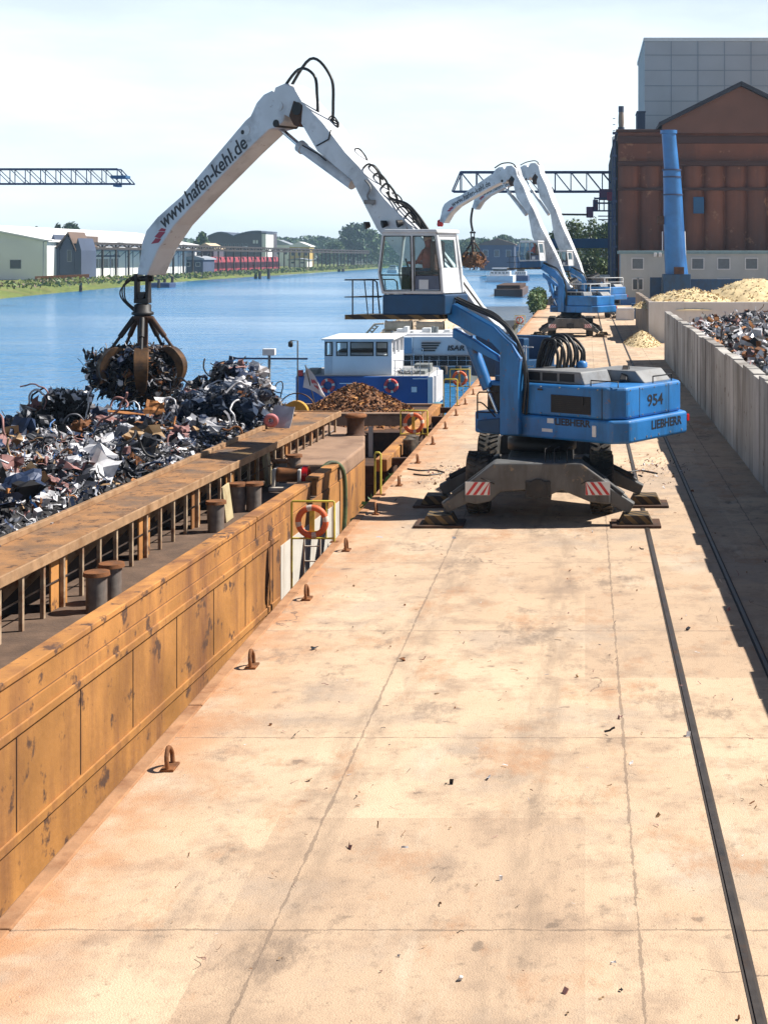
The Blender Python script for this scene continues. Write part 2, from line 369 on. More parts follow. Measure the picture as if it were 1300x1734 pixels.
class Pl:
    """a vertical working plane frame: f forward, l to the left of forward, z up"""
    def __init__(s, C, a): s.C = Vector((C[0], C[1], 0)); s.F = Vector((-math.sin(a), math.cos(a), 0)); s.L = Vector((-math.cos(a), -math.sin(a), 0))
    def W(s, f, l, z): return s.C+s.F*f+s.L*l+Vector((0, 0, z))
    def fz(s, px, py, l=0):
        d = Vector(((px-VX)/FPX, 1, -(py-HY)/FPX)); o = Vector((0, 0, CH)); p0 = s.C+s.L*l
        t = (p0-o).dot(s.L)/d.dot(s.L) if abs(d.dot(s.L)) > 1e-6 else 1
        p = o+d*t; return ((p-s.C).dot(s.F), p.z)
    def lz(s, px, py, f):                # on the plane f = const
        d = Vector(((px-VX)/FPX, 1, -(py-HY)/FPX)); o = Vector((0, 0, CH)); p0 = s.C+s.F*f
        t = (p0-o).dot(s.F)/d.dot(s.F); p = o+d*t; return ((p-s.C).dot(s.L), p.z)
    def pr(s, mb, pts, l0, l1, mi=0):
        return mb.prism(pts, lambda f, z: s.W(f, l1, z), lambda f, z: s.W(f, l0, z), mi)
    def trace(s, pp, l): return [s.fz(x, y, l) for x, y in pp]
    def box(s, mb, a, b, mi=0):
        vs = [s.W(f, l, z) for z in (a[2], b[2]) for l in (a[1], b[1]) for f in (a[0], b[0])]
        return mb.add(vs, [(0, 2, 3, 1), (4, 5, 7, 6), (0, 1, 5, 4), (2, 6, 7, 3), (0, 4, 6, 2), (1, 3, 7, 5)], mi)
def catmull(pts, n=6):
    pts = [Vector(p) for p in pts]; out = []
    for i in range(len(pts)-1):
        p0, p1, p2, p3 = pts[max(i-1, 0)], pts[i], pts[i+1], pts[min(i+2, len(pts)-1)]
        for k in range(n):
            t = k/n
            out.append(.5*((2*p1)+(p2-p0)*t+(2*p0-5*p1+4*p2-p3)*t*t+(3*p1-p0-3*p2+p3)*t**3))
    return out+[pts[-1]]
#@@PART2
# ================================================================== SETTING
m = MB(); m.b2((-4.85, -30, -8), (3500, 2600, 0)); structure(m.build('quay', quaym))
m = MB()                                                 # sheet-pile wall under the coping
y = -30.0; pts = []
while y < 260: pts += [(-5.02, y), (-5.02, y+.4), (-5.3, y+.55), (-5.3, y+.95)]; y += 1.1
poly = pts+[(-4.85, y), (-4.85, -30)]
m.prism(poly, lambda a, b: (a, b, -.3), lambda a, b: (a, b, -8)); structure(m.build('quay_wall', rustdark))
m = MB(); yy = -30
while yy < 250:
    m.b2((-5.04, yy+.01, -.28), (-4.852, yy+5.99, .012)); yy += 6
structure(m.build('quay_coping', pm('coping', (.42, .22, .11), .85, .1, .3, 2, (.22, .09, .035), .5, 2, False, .3, 20), bevel=.02))
m = MB(); m.add([(-4000, -200, -2.8), (-4.9, -200, -2.8), (-4.9, 3000, -2.8), (-4000, 3000, -2.8)], [(0, 1, 2, 3)]); structure(m.build('river', waterm))
# far bank of the river (sloping grass down to the water) and the land at its end
bank = [(-112, -150), (-112, 250), (-122, 330), (-138, 500), (-140, 620), (-143, 820), (-150, 1150), (-240, 1300)]
m = MB(); n = len(bank); vs = []
for dx, z in ((0, -3.4), (-3, -2.3), (-9, -1.0), (-14, -.6), (-4000, -.4)):
    vs += [(x+dx, y, z) for x, y in bank]
m.add(vs, [(k*n+i, k*n+i+1, (k+1)*n+i+1, (k+1)*n+i) for k in range(4) for i in range(n-1)], 0, True)
structure(m.build('far_bank', grassm))
m = MB(); m.b2((-4000, 1300, -4), (-4.86, 2600, -.5)); structure(m.build('far_land', farland))
# crane rails in the quay: two tracks
m = MB()
for x in (1.30, 2.52):
    m = MB(); m.b2((x-.028, -20, .004), (x+.028, 160, .018), mi=0)
    m.b2((x-.055, -20, .002), (x-.030, 160, .006), mi=1); m.b2((x+.030, -20, .002), (x+.055, 160, .006), mi=1)
    tag(m.build('crane_rail', [railm, seal], origin=(x, 40, 0)), 'worn steel crane rail in the quay, the one '+('passing under the near blue crane' if x < 2 else 'running closer to the concrete wall'), 'rail')
# ------------------------------------------------------------------ scrap generator
SC = [pm('scrap_dark_steel', (.035, .037, .045), .45, .6, .5, 3), pm('scrap_bright_steel', (.52, .52, .55), .42, .3, .3, 4), pm('scrap_grey', (.16, .16, .18), .5, .5, .4, 4),
      pm('scrap_white_sheet', (.60, .60, .63), .5, 0, .2, 4, (.3, .25, .2), .3, 3), rust, pm('scrap_navy', (.015, .03, .075), .5, .2, .5, 3), pm('scrap_pink_rust', (.28, .14, .13), .7, .1, .3, 4),
      pm('scrap_tan', (.36, .23, .12), .7, 0, .3, 4), pm('scrap_black', (.012, .012, .015), .6, .2, .4, 3), pm('scrap_orange', (.42, .17, .05), .65, 0, .3, 4), pm('scrap_blue', (.025, .13, .36), .45, .1, .3, 3)]
def rv(a=1.0): return Vector((random.uniform(-a, a), random.uniform(-a, a), random.uniform(-a, a)))
def scrap_piece(mb, c, s, mi, flat=.5):
    c = Vector(c); k = random.random()
    d = Vector((random.gauss(0, 1), random.gauss(0, 1), random.gauss(0, flat))).normalized()
    if k < .46:                                       # bent strip
        n = random.randint(3, 6); w = s*random.uniform(.05, .2); p = c-d*s*.6; vs = []; s *= 1.25
        side = d.orthogonal().normalized(); side = (side+rv(.8)).normalized()
        for i in range(n+1):
            vs += [p-side*w, p+side*w]; d = (d+rv(.55)).normalized(); p = p+d*s*1.2/n
        mb.add(vs, [(2*i, 2*i+1, 2*i+3, 2*i+2) for i in range(n)], mi)
    elif k < .62:                                     # crumpled sheet
        u = d; v = (u.orthogonal()+rv(.6)).normalized(); a = s*random.uniform(.3, .6); b = s*random.uniform(.2, .45); g = 3
        vs = [c+u*a*(i/(g-1)-.5)*2+v*b*(j/(g-1)-.5)*2+rv(s*.26) for j in range(g) for i in range(g)]
        mb.add(vs, [(j*g+i, j*g+i+1, (j+1)*g+i+1, (j+1)*g+i) for j in range(g-1) for i in range(g-1)], mi)
    elif k < .86:                                     # pipe, rod or wire
        r = s*random.uniform(.025, .07); p = c-d*s*.8; pts = [p]
        for i in range(random.randint(2, 6)): p = p+d*s*.42; pts.append(p); d = (d+rv(.7)).normalized()
        mb.tube(pts, r, 4, mi)
    else:                                             # dented chunk
        a, b, e = s*random.uniform(.2, .5), s*random.uniform(.15, .4), s*random.uniform(.08, .3); q = Euler(rv(3.1)).to_matrix()
        vs = [c+q @ (Vector((i*a, j*b, l*e))+rv(s*.09)) for l in (-1, 1) for j in (-1, 1) for i in (-1, 1)]
        mb.add(vs, [(0, 2, 3, 1), (4, 5, 7, 6), (0, 1, 5, 4), (2, 6, 7, 3), (0, 4, 6, 2), (1, 3, 7, 5)], mi)
PAL = [0]*14+[1]*36+[2]*20+[3]*20+[4]*5+[5]*24+[6]*7+[7]*4+[8]*14+[9]*2+[10]*2
PALWARM = [4]*8+[6]*14+[7]*8+[9]*3+[0]*10+[2]*8+[1]*8
PALDARK = [0]*24+[5]*16+[8]*22+[2]*9+[1]*6+[3]*4+[4]*6+[7]*3
# ------------------------------------------------------------------ near barge with the scrap
BO = Vector((-6.1, 31.5, 0)); BD = Vector((.05, 1, 0)).normalized(); BE = Vector((-BD.y, BD.x, 0))
def bw(s, t, z): return BO+BD*s+BE*t+Vector((0, 0, z))
def bs_(p): q = Vector(p)-BO; return q.dot(BD), q.dot(BE)
def bbox(mb, a, b, mi=0):
    vs = [bw(s, t, z) for z in (a[2], b[2]) for t in (a[1], b[1]) for s in (a[0], b[0])]
    return mb.add(vs, [(0, 2, 3, 1), (4, 5, 7, 6), (0, 1, 5, 4), (2, 6, 7, 3), (0, 4, 6, 2), (1, 3, 7, 5)], mi)
barge = thing('scrap_barge', 'rust orange cargo barge heaped with scrap metal moored along the quay', 'barge', bw(-6, 5, -2.8))
S0, S1 = -40.0, 9.6
plan = [(S0, 0), (2.9, 0), (6.5, .12), (8.6, .55), (10.3, 1.4), (11.4, 2.6), (12.0, 4.2), (12.0, 7.2), (11.4, 8.8), (10, 10.2), (6.5, 11.2), (S0, 11.2)]
m = MB(); m.prism(plan, lambda s, t: bw(s, t, .25), lambda s, t: bw(s, t, -3.4)); m.build('hull', [rustorange], barge)
m = MB(); bbox(m, (-2.5, -.012, -2.7), (2.86, .02, -.22)); m.each('white_hull_panel', hullwhite, barge)
m = MB()
fore = [(p[0], p[1]) for p in plan if p[0] > 3]; fp = [(2.92, 0.0)]+fore+[(2.92, 11.2)]
m.prism(fp, lambda s, t: bw(s, t, .66), lambda s, t: bw(s, t, .256)); m.build('foredeck', deckbrown, barge, bevel=.05)
m = MB(); bbox(m, (S0, -.035, -.05), (-2.6, -.001, .07)); bbox(m, (S0, -.035, -1.35), (-2.6, -.001, -1.22)); m.each('rubbing_strake', rustorange, barge, bevel=.015)
m = MB(); s = S0+.8
while s < -2.7:
    bbox(m, (s, -.008, -1.21), (s+.018, -.001, -.052)); s += 1.9
m.build('weld_seam', rustdark, barge)
m = MB(); k = 0                                         # bulwark in plates with a gap at the notch
for a, b in ((S0, -28), (-27.95, -16), (-15.95, -4.2), (-4.15, .15), (.75, 2.86)):
    bbox(m, (a, .03, .255), (b, .16, .66)); bbox(m, (a, .0, .60), (b, .30, .685))
for s in [x*1.4-27 for x in range(22)]:
    if s < 2.6 and not (0 < s < .9): m.prism([(.17, .255), (.45, .255), (.17, .58)], lambda t, z: bw(s, t, z), lambda t, z: bw(s+.03, t, z))
m.build('bulwark', rustorange, barge, bevel=.012)
m = MB(); bbox(m, (S0, .03, .256), (2.9, 2.2, .262)); m.build('side_deck', pm('walkway_rust', (.12, .075, .05), .9, 0, .4, 2, (.08, .05, .035), .5, 2.5, False, .5, 18), barge)
m = MB()                                                # coaming: wide flange on a recessed wall, posts at its edge
ZC = 1.2
def flange(t0, t1):
    bbox(m, (S0, t0, ZC-.09), (S1, t1, ZC)); 
flange(1.5, 2.52); flange(8.6, 9.7); bbox(m, (S1-.9, 2.525, ZC-.092), (S1, 8.595, ZC-.003))
m.each('coaming_flange', pm('flange_rust', (.30, .15, .06), .85, .0, .3, 2, (.10, .075, .06), .62, 1.1, False, .45, 18, 0, (.09, .045, .025), .3, 5), barge, bevel=.01)
m = MB(); bbox(m, (S0, 2.50, ZC+.002), (S1-.95, 2.60, ZC+.10)); bbox(m, (S0, 1.46, ZC-.13), (S1, 1.498, ZC+.03)); bbox(m, (S1+.002, 1.46, ZC-.13), (S1+.04, 9.74, ZC+.03))
m.build('coaming_edge_rail', pm('rust_edge', (.36, .22, .12), .7, .1, .3, 4, (.2, .1, .04), .5, 3), barge, bevel=.008)
m = MB(); bbox(m, (S0, 2.15, .263), (S1-.12, 2.28, ZC-.095)); bbox(m, (S1-.11, 2.15, .263), (S1-.02, 9.05, ZC-.095)); bbox(m, (S0, 8.9, .263), (S1-.12, 9.02, ZC-.095)); m.each('coaming_wall', pm('coaming_shadow_steel', (.03, .024, .02), .85, .1, .4, 3, (.09, .045, .022), .35, 2, True, .3, 20), barge)  # near-black wall colour has the shade under the flange put in
m = MB(); s = S0+.2; i = 0
while s < S1:
    bbox(m, (s-.032, 1.502, .263), (s+.032, 1.56, ZC-.095))
    m.prism([(1.55, ZC-.10), (2.14, ZC-.10), (2.14, .5)], lambda t, z: bw(s-.008, t, z), lambda t, z: bw(s+.008, t, z))
    s += .72
m.each('coaming_post', pm('post_paint', (.40, .30, .20), .75, 0, .3, 5, (.17, .07, .03), .6, 4), barge, 2)
m = MB()
bbox(m, (S0, 1.545, .70), (S1-.2, 1.56, .725)); m.build('coaming_handrail', chrome, barge)
m = MB()
for s, w in ((-1.05, .62), (3.9, .42), (-3.3, .5), (-6.2, .55), (-9.9, .6), (1.2, .3), (-12.6, .6), (6.4, .30)): bbox(m, (s, 1.57, .264), (s+w, 1.60, ZC-.10))
m.each('coaming_door', rustorange, barge)
# mooring bitts along the side deck: rusty caps
def bitt(s, t, h=.55, r=.16, z=.262, first=[None]):
    lab = 'rusty capped mooring bitt on the side deck of the orange scrap barge'
    if first[0] is None:
        b = thing('mooring_bitt', lab, 'bitt', bw(s, t, z), 'mooring bitts along the barge side deck')
        mm = MB(); mm.cyl(bw(s, t, z), bw(s, t, z+h), r, r, 18); mm.build('post', hullwhite if False else pm('bitt_paint', (.20, .17, .15), .7, .1, .4, 4, (.11, .05, .025), .55, 3, True, .2, 20), b)
        mm = MB(); mm.cyl(bw(s, t, z+h), bw(s, t, z+h+.06), r*1.28, r*1.22, 18); mm.build('cap', rust, b)
        first[0] = b
    else: copy_tree(first[0], bw(s, t, z))
for px, py in ((395, 866), (430, 865), (451, 822), (498, 812), (366, 900)):
    p = ground(px, py, .262); s, t = bs_(p); bitt(s, min(max(t, .55), 1.25))
for s in (-9.2, -9.8, -16, -16.6): bitt(s, .9)
b = thing('bow_bollard', 'big dark rusty bollard alone on the brown bow deck of the scrap barge', 'bollard', ground(602, 736, .665))
q = ground(602, 736, .665); m = MB(); m.lathe([(.30, 0), (.245, .05), (.245, .48), (.29, .50)], q, 24); m.build('post', rustdark, b)
m = MB(); m.lathe([(.31, .501), (.32, .56), (.24, .60)], q, 24); m.build('cap', rust, b)
q = ground(555, 800, .262); q2 = bw(1.55, .9, .265)
b = thing('deck_winch', 'dirty white and red deck winch beside the barge bulwark', 'winch', q2)
m = MB(); m.box(q2+Vector((0, 0, .05)), (.8, .6, .1)); m.box(q2+Vector((-.3, 0, .3)), (.08, .5, .4)); m.box(q2+Vector((.3, 0, .3)), (.08, .5, .4)); m.build('frame', hullwhite, b, bevel=.02)
m = MB(); m.cyl(q2+Vector((-.25, 0, .35)), q2+Vector((.25, 0, .35)), .17, n=18); m.build('drum', rust, b)
m = MB(); m.cyl(q2+Vector((.35, 0, .35)), q2+Vector((.48, 0, .35)), .22, n=18); m.build('hand_wheel', lampred, b)
m = MB(); m.tube(catmull([bw(1.7, .75, .32), bw(2.3, .5, .42), bw(2.75, .2, .72), bw(2.95, -.08, .5), bw(3.0, -.12, -.4), bw(2.9, -.1, -1.3), bw(2.95, -.12, -2.3)], 6), .055, 9)
tag(m.build('mooring_hose', pm('green_hose', (.09, .12, .05), .7, 0, .4, 4, (.03, .03, .025), .5, 5), origin=bw(2.3, .5, .3)), 'green weathered hose slung over the barge side by the winch', 'hose')
for (s, t, z0, w, h, lb) in ((1.9, 1.62, .264, .62, .8, 'pale wooden board leaning on the barge coaming near the winch'), (-2.6, 1.2, .264, .5, .75, 'pale wooden board standing between two mooring bitts on the barge')):
    p = bw(s, t-.08, z0); m = MB(); m.prism([(0, 0), (w, .02), (w-.03, h), (.02, h-.03)], lambda a, c: p+BD*a+Vector((-.12*c, 0, c)), lambda a, c: p+BD*a+Vector((-.12*c+.035, 0, c)))
    tag(m.build('wooden_board', woodpale, origin=p, bevel=.006), lb, 'board')
# the heap: a dark bed with thousands of pieces on it
BUMPS = [(-9.9, 39.6, 1.25, 1.9, 1.7), (-8.6, 39.0, .55, 1.3, 2.0), (-14.6, 37.4, 1.15, 1.3, 1.7), (-16.5, 35, 1.2, 2, 3), (-12.8, 40.0, -.50, 1.7, 2.0), (-10.9, 33.5, .35, 2.5, 2), (-13.2, 28, .75, 2.4, 3), (-10.5, 22, .7, 2.5, 3), (-14, 14, .9, 3, 5), (-10, 8, .7, 2, 4)]
def heap_z(x, y):
    s, t = bs_((x, y, 0)); z = 1.22
    for bx, by, h, rx, ry in BUMPS: z += h*math.exp(-((x-bx)/rx)**2-((y-by)/ry)**2)
    z += .20*noise.noise(Vector((x*.9, y*.9, 3)))+.16*noise.noise(Vector((x*2.3, y*2.3, 9)))
    e = min(max((t-2.3)/1.1, 0), 1)*min(max((9.2-t)/1.5, 0), 1)*min(max((S1-.6-s)/1.0, 0), 1)
    return .95*(1-e)+z*e if e < 1 else z
m = MB(); ns, nt_ = 150, 30; vs = []
for i in range(ns+1):
    for j in range(nt_+1):
        s = S0+.5+(S1-S0-1.1)*i/ns; t = 2.3+6.5*j/nt_; p = bw(s, t, 0); vs.append((p.x, p.y, heap_z(p.x, p.y)-.10))
m.add(vs, [(i*(nt_+1)+j, i*(nt_+1)+j+1, (i+1)*(nt_+1)+j+1, (i+1)*(nt_+1)+j) for i in range(ns) for j in range(nt_)], len(SC))
def lump(mb, c, r, mi, sq=.7):
    bm = bmesh.new(); bmesh.ops.create_icosphere(bm, subdivisions=3, radius=1); o_ = rv(20); ax = Vector((random.uniform(.7, 1.3), random.uniform(.7, 1.3), sq*random.uniform(.7, 1.1))); q = Euler(rv(.6)).to_matrix()
    for v in bm.verts:
        k = .75+.45*noise.noise(v.co*1.6+o_)+.28*noise.noise(v.co*4.5+o_); v.co = q @ Vector((v.co.x*ax.x*r*k, v.co.y*ax.y*r*k, v.co.z*ax.z*r*k))+Vector(c)
    bm.verts.index_update(); mb.add([v.co.copy() for v in bm.verts], [[v.index for v in f.verts] for f in bm.faces], mi); bm.free()
for i in range(190):
    s = S1-1.2-(random.random()**1.35)*(S1-S0-14); t = random.uniform(3.3, 8.7); p = bw(s, t, 0); r = random.uniform(.14, .42)
    lump(m, (p.x, p.y, heap_z(p.x, p.y)+r*.15), r, random.choice([0, 0, 5, 5, 5, 8, 2, 1, 3, 6, 4, 5, 0, 2]))
for i in range(420):                                    # larger torn sheets and looping bars
    s = S1-1.0-(random.random()**1.35)*(S1-S0-14); t = random.uniform(3.0, 8.7); p = bw(s, t, 0); z = heap_z(p.x, p.y); c = Vector((p.x, p.y, z+.06))
    if i % 2:
        d = rv().normalized(); pts = [c]
        for k in range(random.randint(6, 12)): pts.append(pts[-1]+d*.16); d = (d+rv(.75)+Vector((0, 0, .0 if k < 3 else -.3))).normalized()
        m.tube(catmull(pts, 3), random.uniform(.014, .035), 5, random.choice([0, 1, 1, 2, 4, 8, 6]))
    else:
        u = Vector((random.gauss(0, 1), random.gauss(0, 1), random.gauss(0, .5))).normalized(); v_ = (u.orthogonal()+rv(.5)).normalized(); a, b_ = random.uniform(.2, .48), random.uniform(.12, .32); g = 5; o_ = rv(9); nrm = u.cross(v_)
        vs = [c+u*a*(i_/(g-1)-.5)*2+v_*b_*(j_/(g-1)-.5)*2+nrm*.3*noise.noise(Vector((i_*.8, j_*.8, 0))+o_)+rv(.03) for j_ in range(g) for i_ in range(g)]
        m.add(vs, [(j_*g+i_, j_*g+i_+1, (j_+1)*g+i_+1, (j_+1)*g+i_) for j_ in range(g-1) for i_ in range(g-1)], random.choice([1, 1, 3, 3, 2, 5, 0, 5, 6, 0, 7, 1, 3, 8]))
cnt = 0
while cnt < 21000:
    s = S1-.5-(random.random()**1.35)*(S1-S0-14); t = random.uniform(2.5, 8.9); p = bw(s, t, 0)
    big = random.random() < .05; z = heap_z(p.x, p.y)
    if t < 3.0 and big: continue
    sc = random.uniform(.28, .50) if big else random.uniform(.06, .20)
    dk = noise.noise(Vector((p.x*.8, p.y*.5, 1.5))) > .13
    wn_ = noise.noise(Vector((p.x*1.3+5, p.y*.9, 7.5)))
    pal = PALDARK if dk else (PALWARM if wn_ > .32 else PAL)
    scrap_piece(m, (p.x, p.y, z+random.uniform(-.08, .12)), sc, random.choice(pal)); cnt += 1
tag(m.build('scrap_heap', SC+[soil], origin=bw(-10, 6, 1)), 'jumbled heap of mixed scrap metal filling the barge hold', 'scrap heap', kind='stuff')
# single pieces one can point at
def sheet_piece(px, py, Y, w, h, mat, name, lab, cat, tilt=(.5, 0, .3), crump=.12, thick=.02, g=5):
    c = at(px, py, Y); q = Euler(tilt).to_matrix(); vs = []
    top = [[c+q @ Vector((w*(i/(g-1)-.5), h*(j/(g-1)-.5), 0))+rv(crump*min(w, h)) for i in range(g)] for j in range(g)]
    mm = MB(); off = q @ Vector((0, 0, -thick))
    vs = [p for r_ in top for p in r_]+[p+off for r_ in top for p in r_]; n = g*g
    fs = [(j*g+i, j*g+i+1, (j+1)*g+i+1, (j+1)*g+i) for j in range(g-1) for i in range(g-1)]
    rim = [(i, 0) for i in range(g)]+[(g-1, j) for j in range(1, g)]+[(i, g-1) for i in range(g-2, -1, -1)]+[(0, j) for j in range(g-2, 0, -1)]
    ids = [j*g+i for i, j in rim]
    fs2 = [tuple(n+x for x in f[::-1]) for f in fs]+[(ids[k], ids[(k+1) % len(ids)], n+ids[(k+1) % len(ids)], n+ids[k]) for k in range(len(ids))]
    mm.add(vs, fs+fs2, 0)
    tag(mm.build(name, mat, origin=c), lab, cat); return c
def bale(px, py, Y, d, mat, lab, rot):
    c = at(px, py, Y); q = Euler(rot).to_matrix(); mm = MB(); g = 5
    bm = bmesh.new(); bmesh.ops.create_cube(bm, size=1); bmesh.ops.subdivide_edges(bm, edges=bm.edges, cuts=9, use_grid_fill=True)
    for v in bm.verts:
        v.co = Vector((v.co.x*d[0], v.co.y*d[1], v.co.z*d[2]))
        v.co += v.normal*(.26*noise.noise(v.co*3.2+Vector((px, 0, 0)))+.10*noise.noise(v.co*9))+rv(.05)
        v.co = c+q @ v.co
    bm.verts.ensure_lookup_table(); bm.verts.index_update()
    mm.add([v.co.copy() for v in bm.verts], [[v.index for v in f.verts] for f in bm.faces], 0); bm.free()
    for i in range(60): scrap_piece(mm, c+q @ Vector((random.uniform(-.5, .5)*d[0], -.5*d[1]-.02, random.uniform(-.5, .5)*d[2])), .14, random.choice([0, 0, 0, 1]))
    for i in range(90): scrap_piece(mm, c+q @ Vector((random.uniform(-.55, .55)*d[0], random.uniform(-.5, .5)*d[1], .5*d[2]+.03)), .18, random.choice([0, 1, 1]), 1)
    tag(mm.build('scrap_bale', mat, origin=c), lab, 'scrap bale')
navy = pm('bale_navy', (.008, .022, .055), .5, .2, .6, 4, (.06, .07, .09), .4, 4, False, .4, 12)
bale(402, 695, 37.6, (1.25, .9, .95), [navy, SC[2]], 'dark navy crushed bale jutting from the scrap heap beside the coaming', (.1, .1, -.2))
bale(346, 700, 37.2, (.95, .9, .9), [navy, SC[0]], 'dark blue crumpled bale next to the bigger navy bale in the scrap', (.15, -.2, .3))
bale(112, 692, 35.6, (.9, .9, .7), [SC[8], SC[1]], 'black crushed bale at the scrap heap edge under the loaded grab', (.1, .2, .4))
sheet_piece(262, 765, 32.4, .75, .75, SC[10], 'blue_sheet', 'bright blue dented sheet lying in the middle of the scrap', 'metal sheet', (.85, .1, .15), .06)
sheet_piece(238, 757, 32.9, .5, .55, [SC[0]], 'dark_sheet', 'dark folded sheet tucked behind the bright blue sheet', 'metal sheet', (.7, .3, .3))
c = sheet_piece(477, 706, 37.4, .62, .62, pm('drum_lid', (.52, .54, .58), .35, .4, .15, 4), 'drum_lid', 'pale round drum lid with pink patch beside the barge flange', 'drum lid', (1.2, .1, -.3), .02)
c = at(459, 712, 37.1); m = MB(); m.torus(c, .13, .07, Euler((.3, .2, .2)).to_matrix(), 16, 8); tag(m.build('pink_hose_coil', pm('coil_pink', (.45, .16, .17), .7), origin=c), 'faded pink coil of hose lying against the pale drum lid', 'hose coil')
for px, py, Y, w, h, tl, lb in ((305, 746, 34.2, .55, .18, (.3, .1, .2), 'long white sheet lying flat above the dark scrap'), (160, 772, 31.2, .9, .2, (.5, .1, -.5), 'white bent panel strip lying across the grey scrap'), (212, 815, 29.5, .22, .75, (.9, .1, -.3), 'upright white torn panel in the grey scrap'),
                               (270, 818, 30.5, .8, .16, (.6, .1, -.6), 'slanting white strip leaning towards the coaming'), (128, 808, 29.6, .5, .3, (.6, .3, .3), 'white curled sheet in the lower scrap'), (186, 745, 33.2, .9, .18, (.5, .2, -.7), 'long grey bent beam sloping across the scrap below the grab'),
                               (305, 790, 31.4, .35, .3, (.7, .1, .2), 'pale grey crumpled plate close to the coaming flange')):
    sheet_piece(px, py, Y, w, h, SC[1] if 'grey' in lb else SC[3], 'scrap_sheet', lb, 'metal sheet', tl, .06)
for px, py, Y, w, h, tl, lb in ((250, 783, 31.8, .4, .3, (.9, .2, .2), 'splintered tan board sticking up beside the bright blue sheet'), (262, 690, 37.6, .5, .35, (1.1, .1, .1), 'orange rusted panel standing in the low part of the heap'), (215, 699, 37.2, 1.3, .12, (.3, .1, .05), 'long rusty orange beam lying flat under the grab load'), (245, 742, 33.5, .9, .14, (.4, .2, -.3), 'brown plank lying on dark scrap above the blue sheet'), (325, 668, 38.2, .5, .3, (.9, .2, .1), 'pinkish rusty plate leaning on the highest scrap mound')):
    sheet_piece(px, py, Y, w, h, SC[9] if 'orange' in lb else (SC[7] if 'tan' in lb or 'brown' in lb else SC[6]), 'torn_plate', lb, 'scrap panel', tl, .12)
q = at(393, 640, 39.6); m = MB(); m.prism([(-.1, 0), (.1, .03), (.02, .75)], lambda a, b: q+Vector((a, 0, b-.15)), lambda a, b: q+Vector((a, .02, b-.15)))
tag(m.build('pointed_scrap_blade', SC[3], origin=q), 'pale pointed blade of metal standing on top of the scrap mound', 'metal blade')
# ------------------------------------------------------------------ lifebuoy stations along the quay edge
def station(first, Y, label, rlabel):
    if first is None:
        o = Vector((-5.0, Y, 0)); st = thing('lifebuoy_stand', label, 'lifebuoy stand', o, 'yellow lifebuoy stands along the quay edge')
        mm = MB(); r = .022
        mm.tube([o+Vector((0, 0, -.02)), o+Vector((0, 0, .80)), o+Vector((-.02, 0, .82)), o+Vector((-.83, 0, .82)), o+Vector((-.85, 0, .80)), o+Vector((-.85, 0, -1.0))], r, 8)
        mm.tube([o+Vector((0, 0, .08)), o+Vector((-.85, 0, .08))], r*.9, 8); mm.tube([o+Vector((-.16, 0, .80)), o+Vector((-.16, 0, .08))], r*.7, 6); mm.build('frame', yellow, st)
        mm = MB(); mm.box(o+Vector((-.45, .03, .42)), (.10, .02, .5)); mm.box(o+Vector((-.45, .035, .20)), (.32, .02, .05)); mm.build('bracket', yellow, st)
        mm = MB(); mm.box(o+Vector((.0, 0, .012)), (.16, .16, .012)); mm.build('foot_plate', rust, st)
        mm = MB()
        for dx in (-.62, -.30): mm.tube([o+Vector((dx, .12, .06)), o+Vector((dx, .12, -1.6))], .018, 6)
        for k in range(5): mm.tube([o+Vector((-.62, .12, -.1-.3*k)), o+Vector((-.30, .12, -.1-.3*k))], .015, 6)
        mm.build('ladder', hullwhite, st)
        first = [st, None]
        rg = MB(); rc = o+Vector((-.43, -.075, .43)); rg.torus(rc, .275, .062, None, 36, 10, 0, 1)
        rb = tag(rg.build('lifebuoy', [ringorange, ringwhite], origin=rc), rlabel, 'lifebuoy', 'lifebuoys hung on the quay stands'); first[1] = rb
    else:
        copy_tree(first[0], (-5.0, Y, 0), label=label); copy_tree(first[1], (-5.43, Y-.075, .43), label=rlabel)
    return first
f = None
for Y, w in ((28.3, 'closest to the barge side'), (45.0, 'beside the rust pile and fender beam'), (61.5, 'beside the blue boat stern'), (118.0, 'far along the quay before the second crane')):
    f = station(f, Y, 'yellow tube lifebuoy stand at quay edge '+w, 'orange and white lifebuoy on the yellow stand '+w)
for Y, lb in ((33.9, 'yellow ladder handrail at quay edge with green weeds behind'), (54.2, 'yellow ladder handrail hoop between two lifebuoy stands')):
    o = Vector((-5.0, Y, 0)); h = thing('ladder_handrail', lb, 'handrail', o)
    m = MB(); m.tube([o+Vector((.12, 0, .0)), o+Vector((.12, 0, .98)), o+Vector((.08, .0, 1.02)), o+Vector((-.35 if Y > 40 else .0, .0, 1.02)), o+Vector((-.40 if Y > 40 else -.02, 0, .98)), o+Vector((-.40 if Y > 40 else -.02, 0, -.9))], .024, 8); m.build('rail', yellow, h)
    m = MB(); m.box(o+Vector((.12, 0, .02)), (.22, .14, .02)); m.build('foot_plate', rust, h)
# small mooring hooks on the coping
hook = None
for k in range(-4, 16):
    o = Vector((-4.62, 31.4+3.9*k, 0)); lb = 'small rusty mooring hook set in the quay edge'
    if hook is None:
        hook = thing('mooring_hook', lb, 'mooring hook', o, 'rusty mooring hooks along the quay edge')
        m = MB(); m.box(o+Vector((0, 0, .016)), (.15, .26, .03)); m.build('plate', rust, hook, bevel=.008)
        m = MB(); m.tube(catmull([o+Vector((0, -.10, .03)), o+Vector((-.01, -.10, .15)), o+Vector((-.02, 0, .23)), o+Vector((-.01, .10, .15)), o+Vector((0, .10, .03))], 5), .026, 8); m.build('hook', rust, hook)
    else: copy_tree(hook, o)
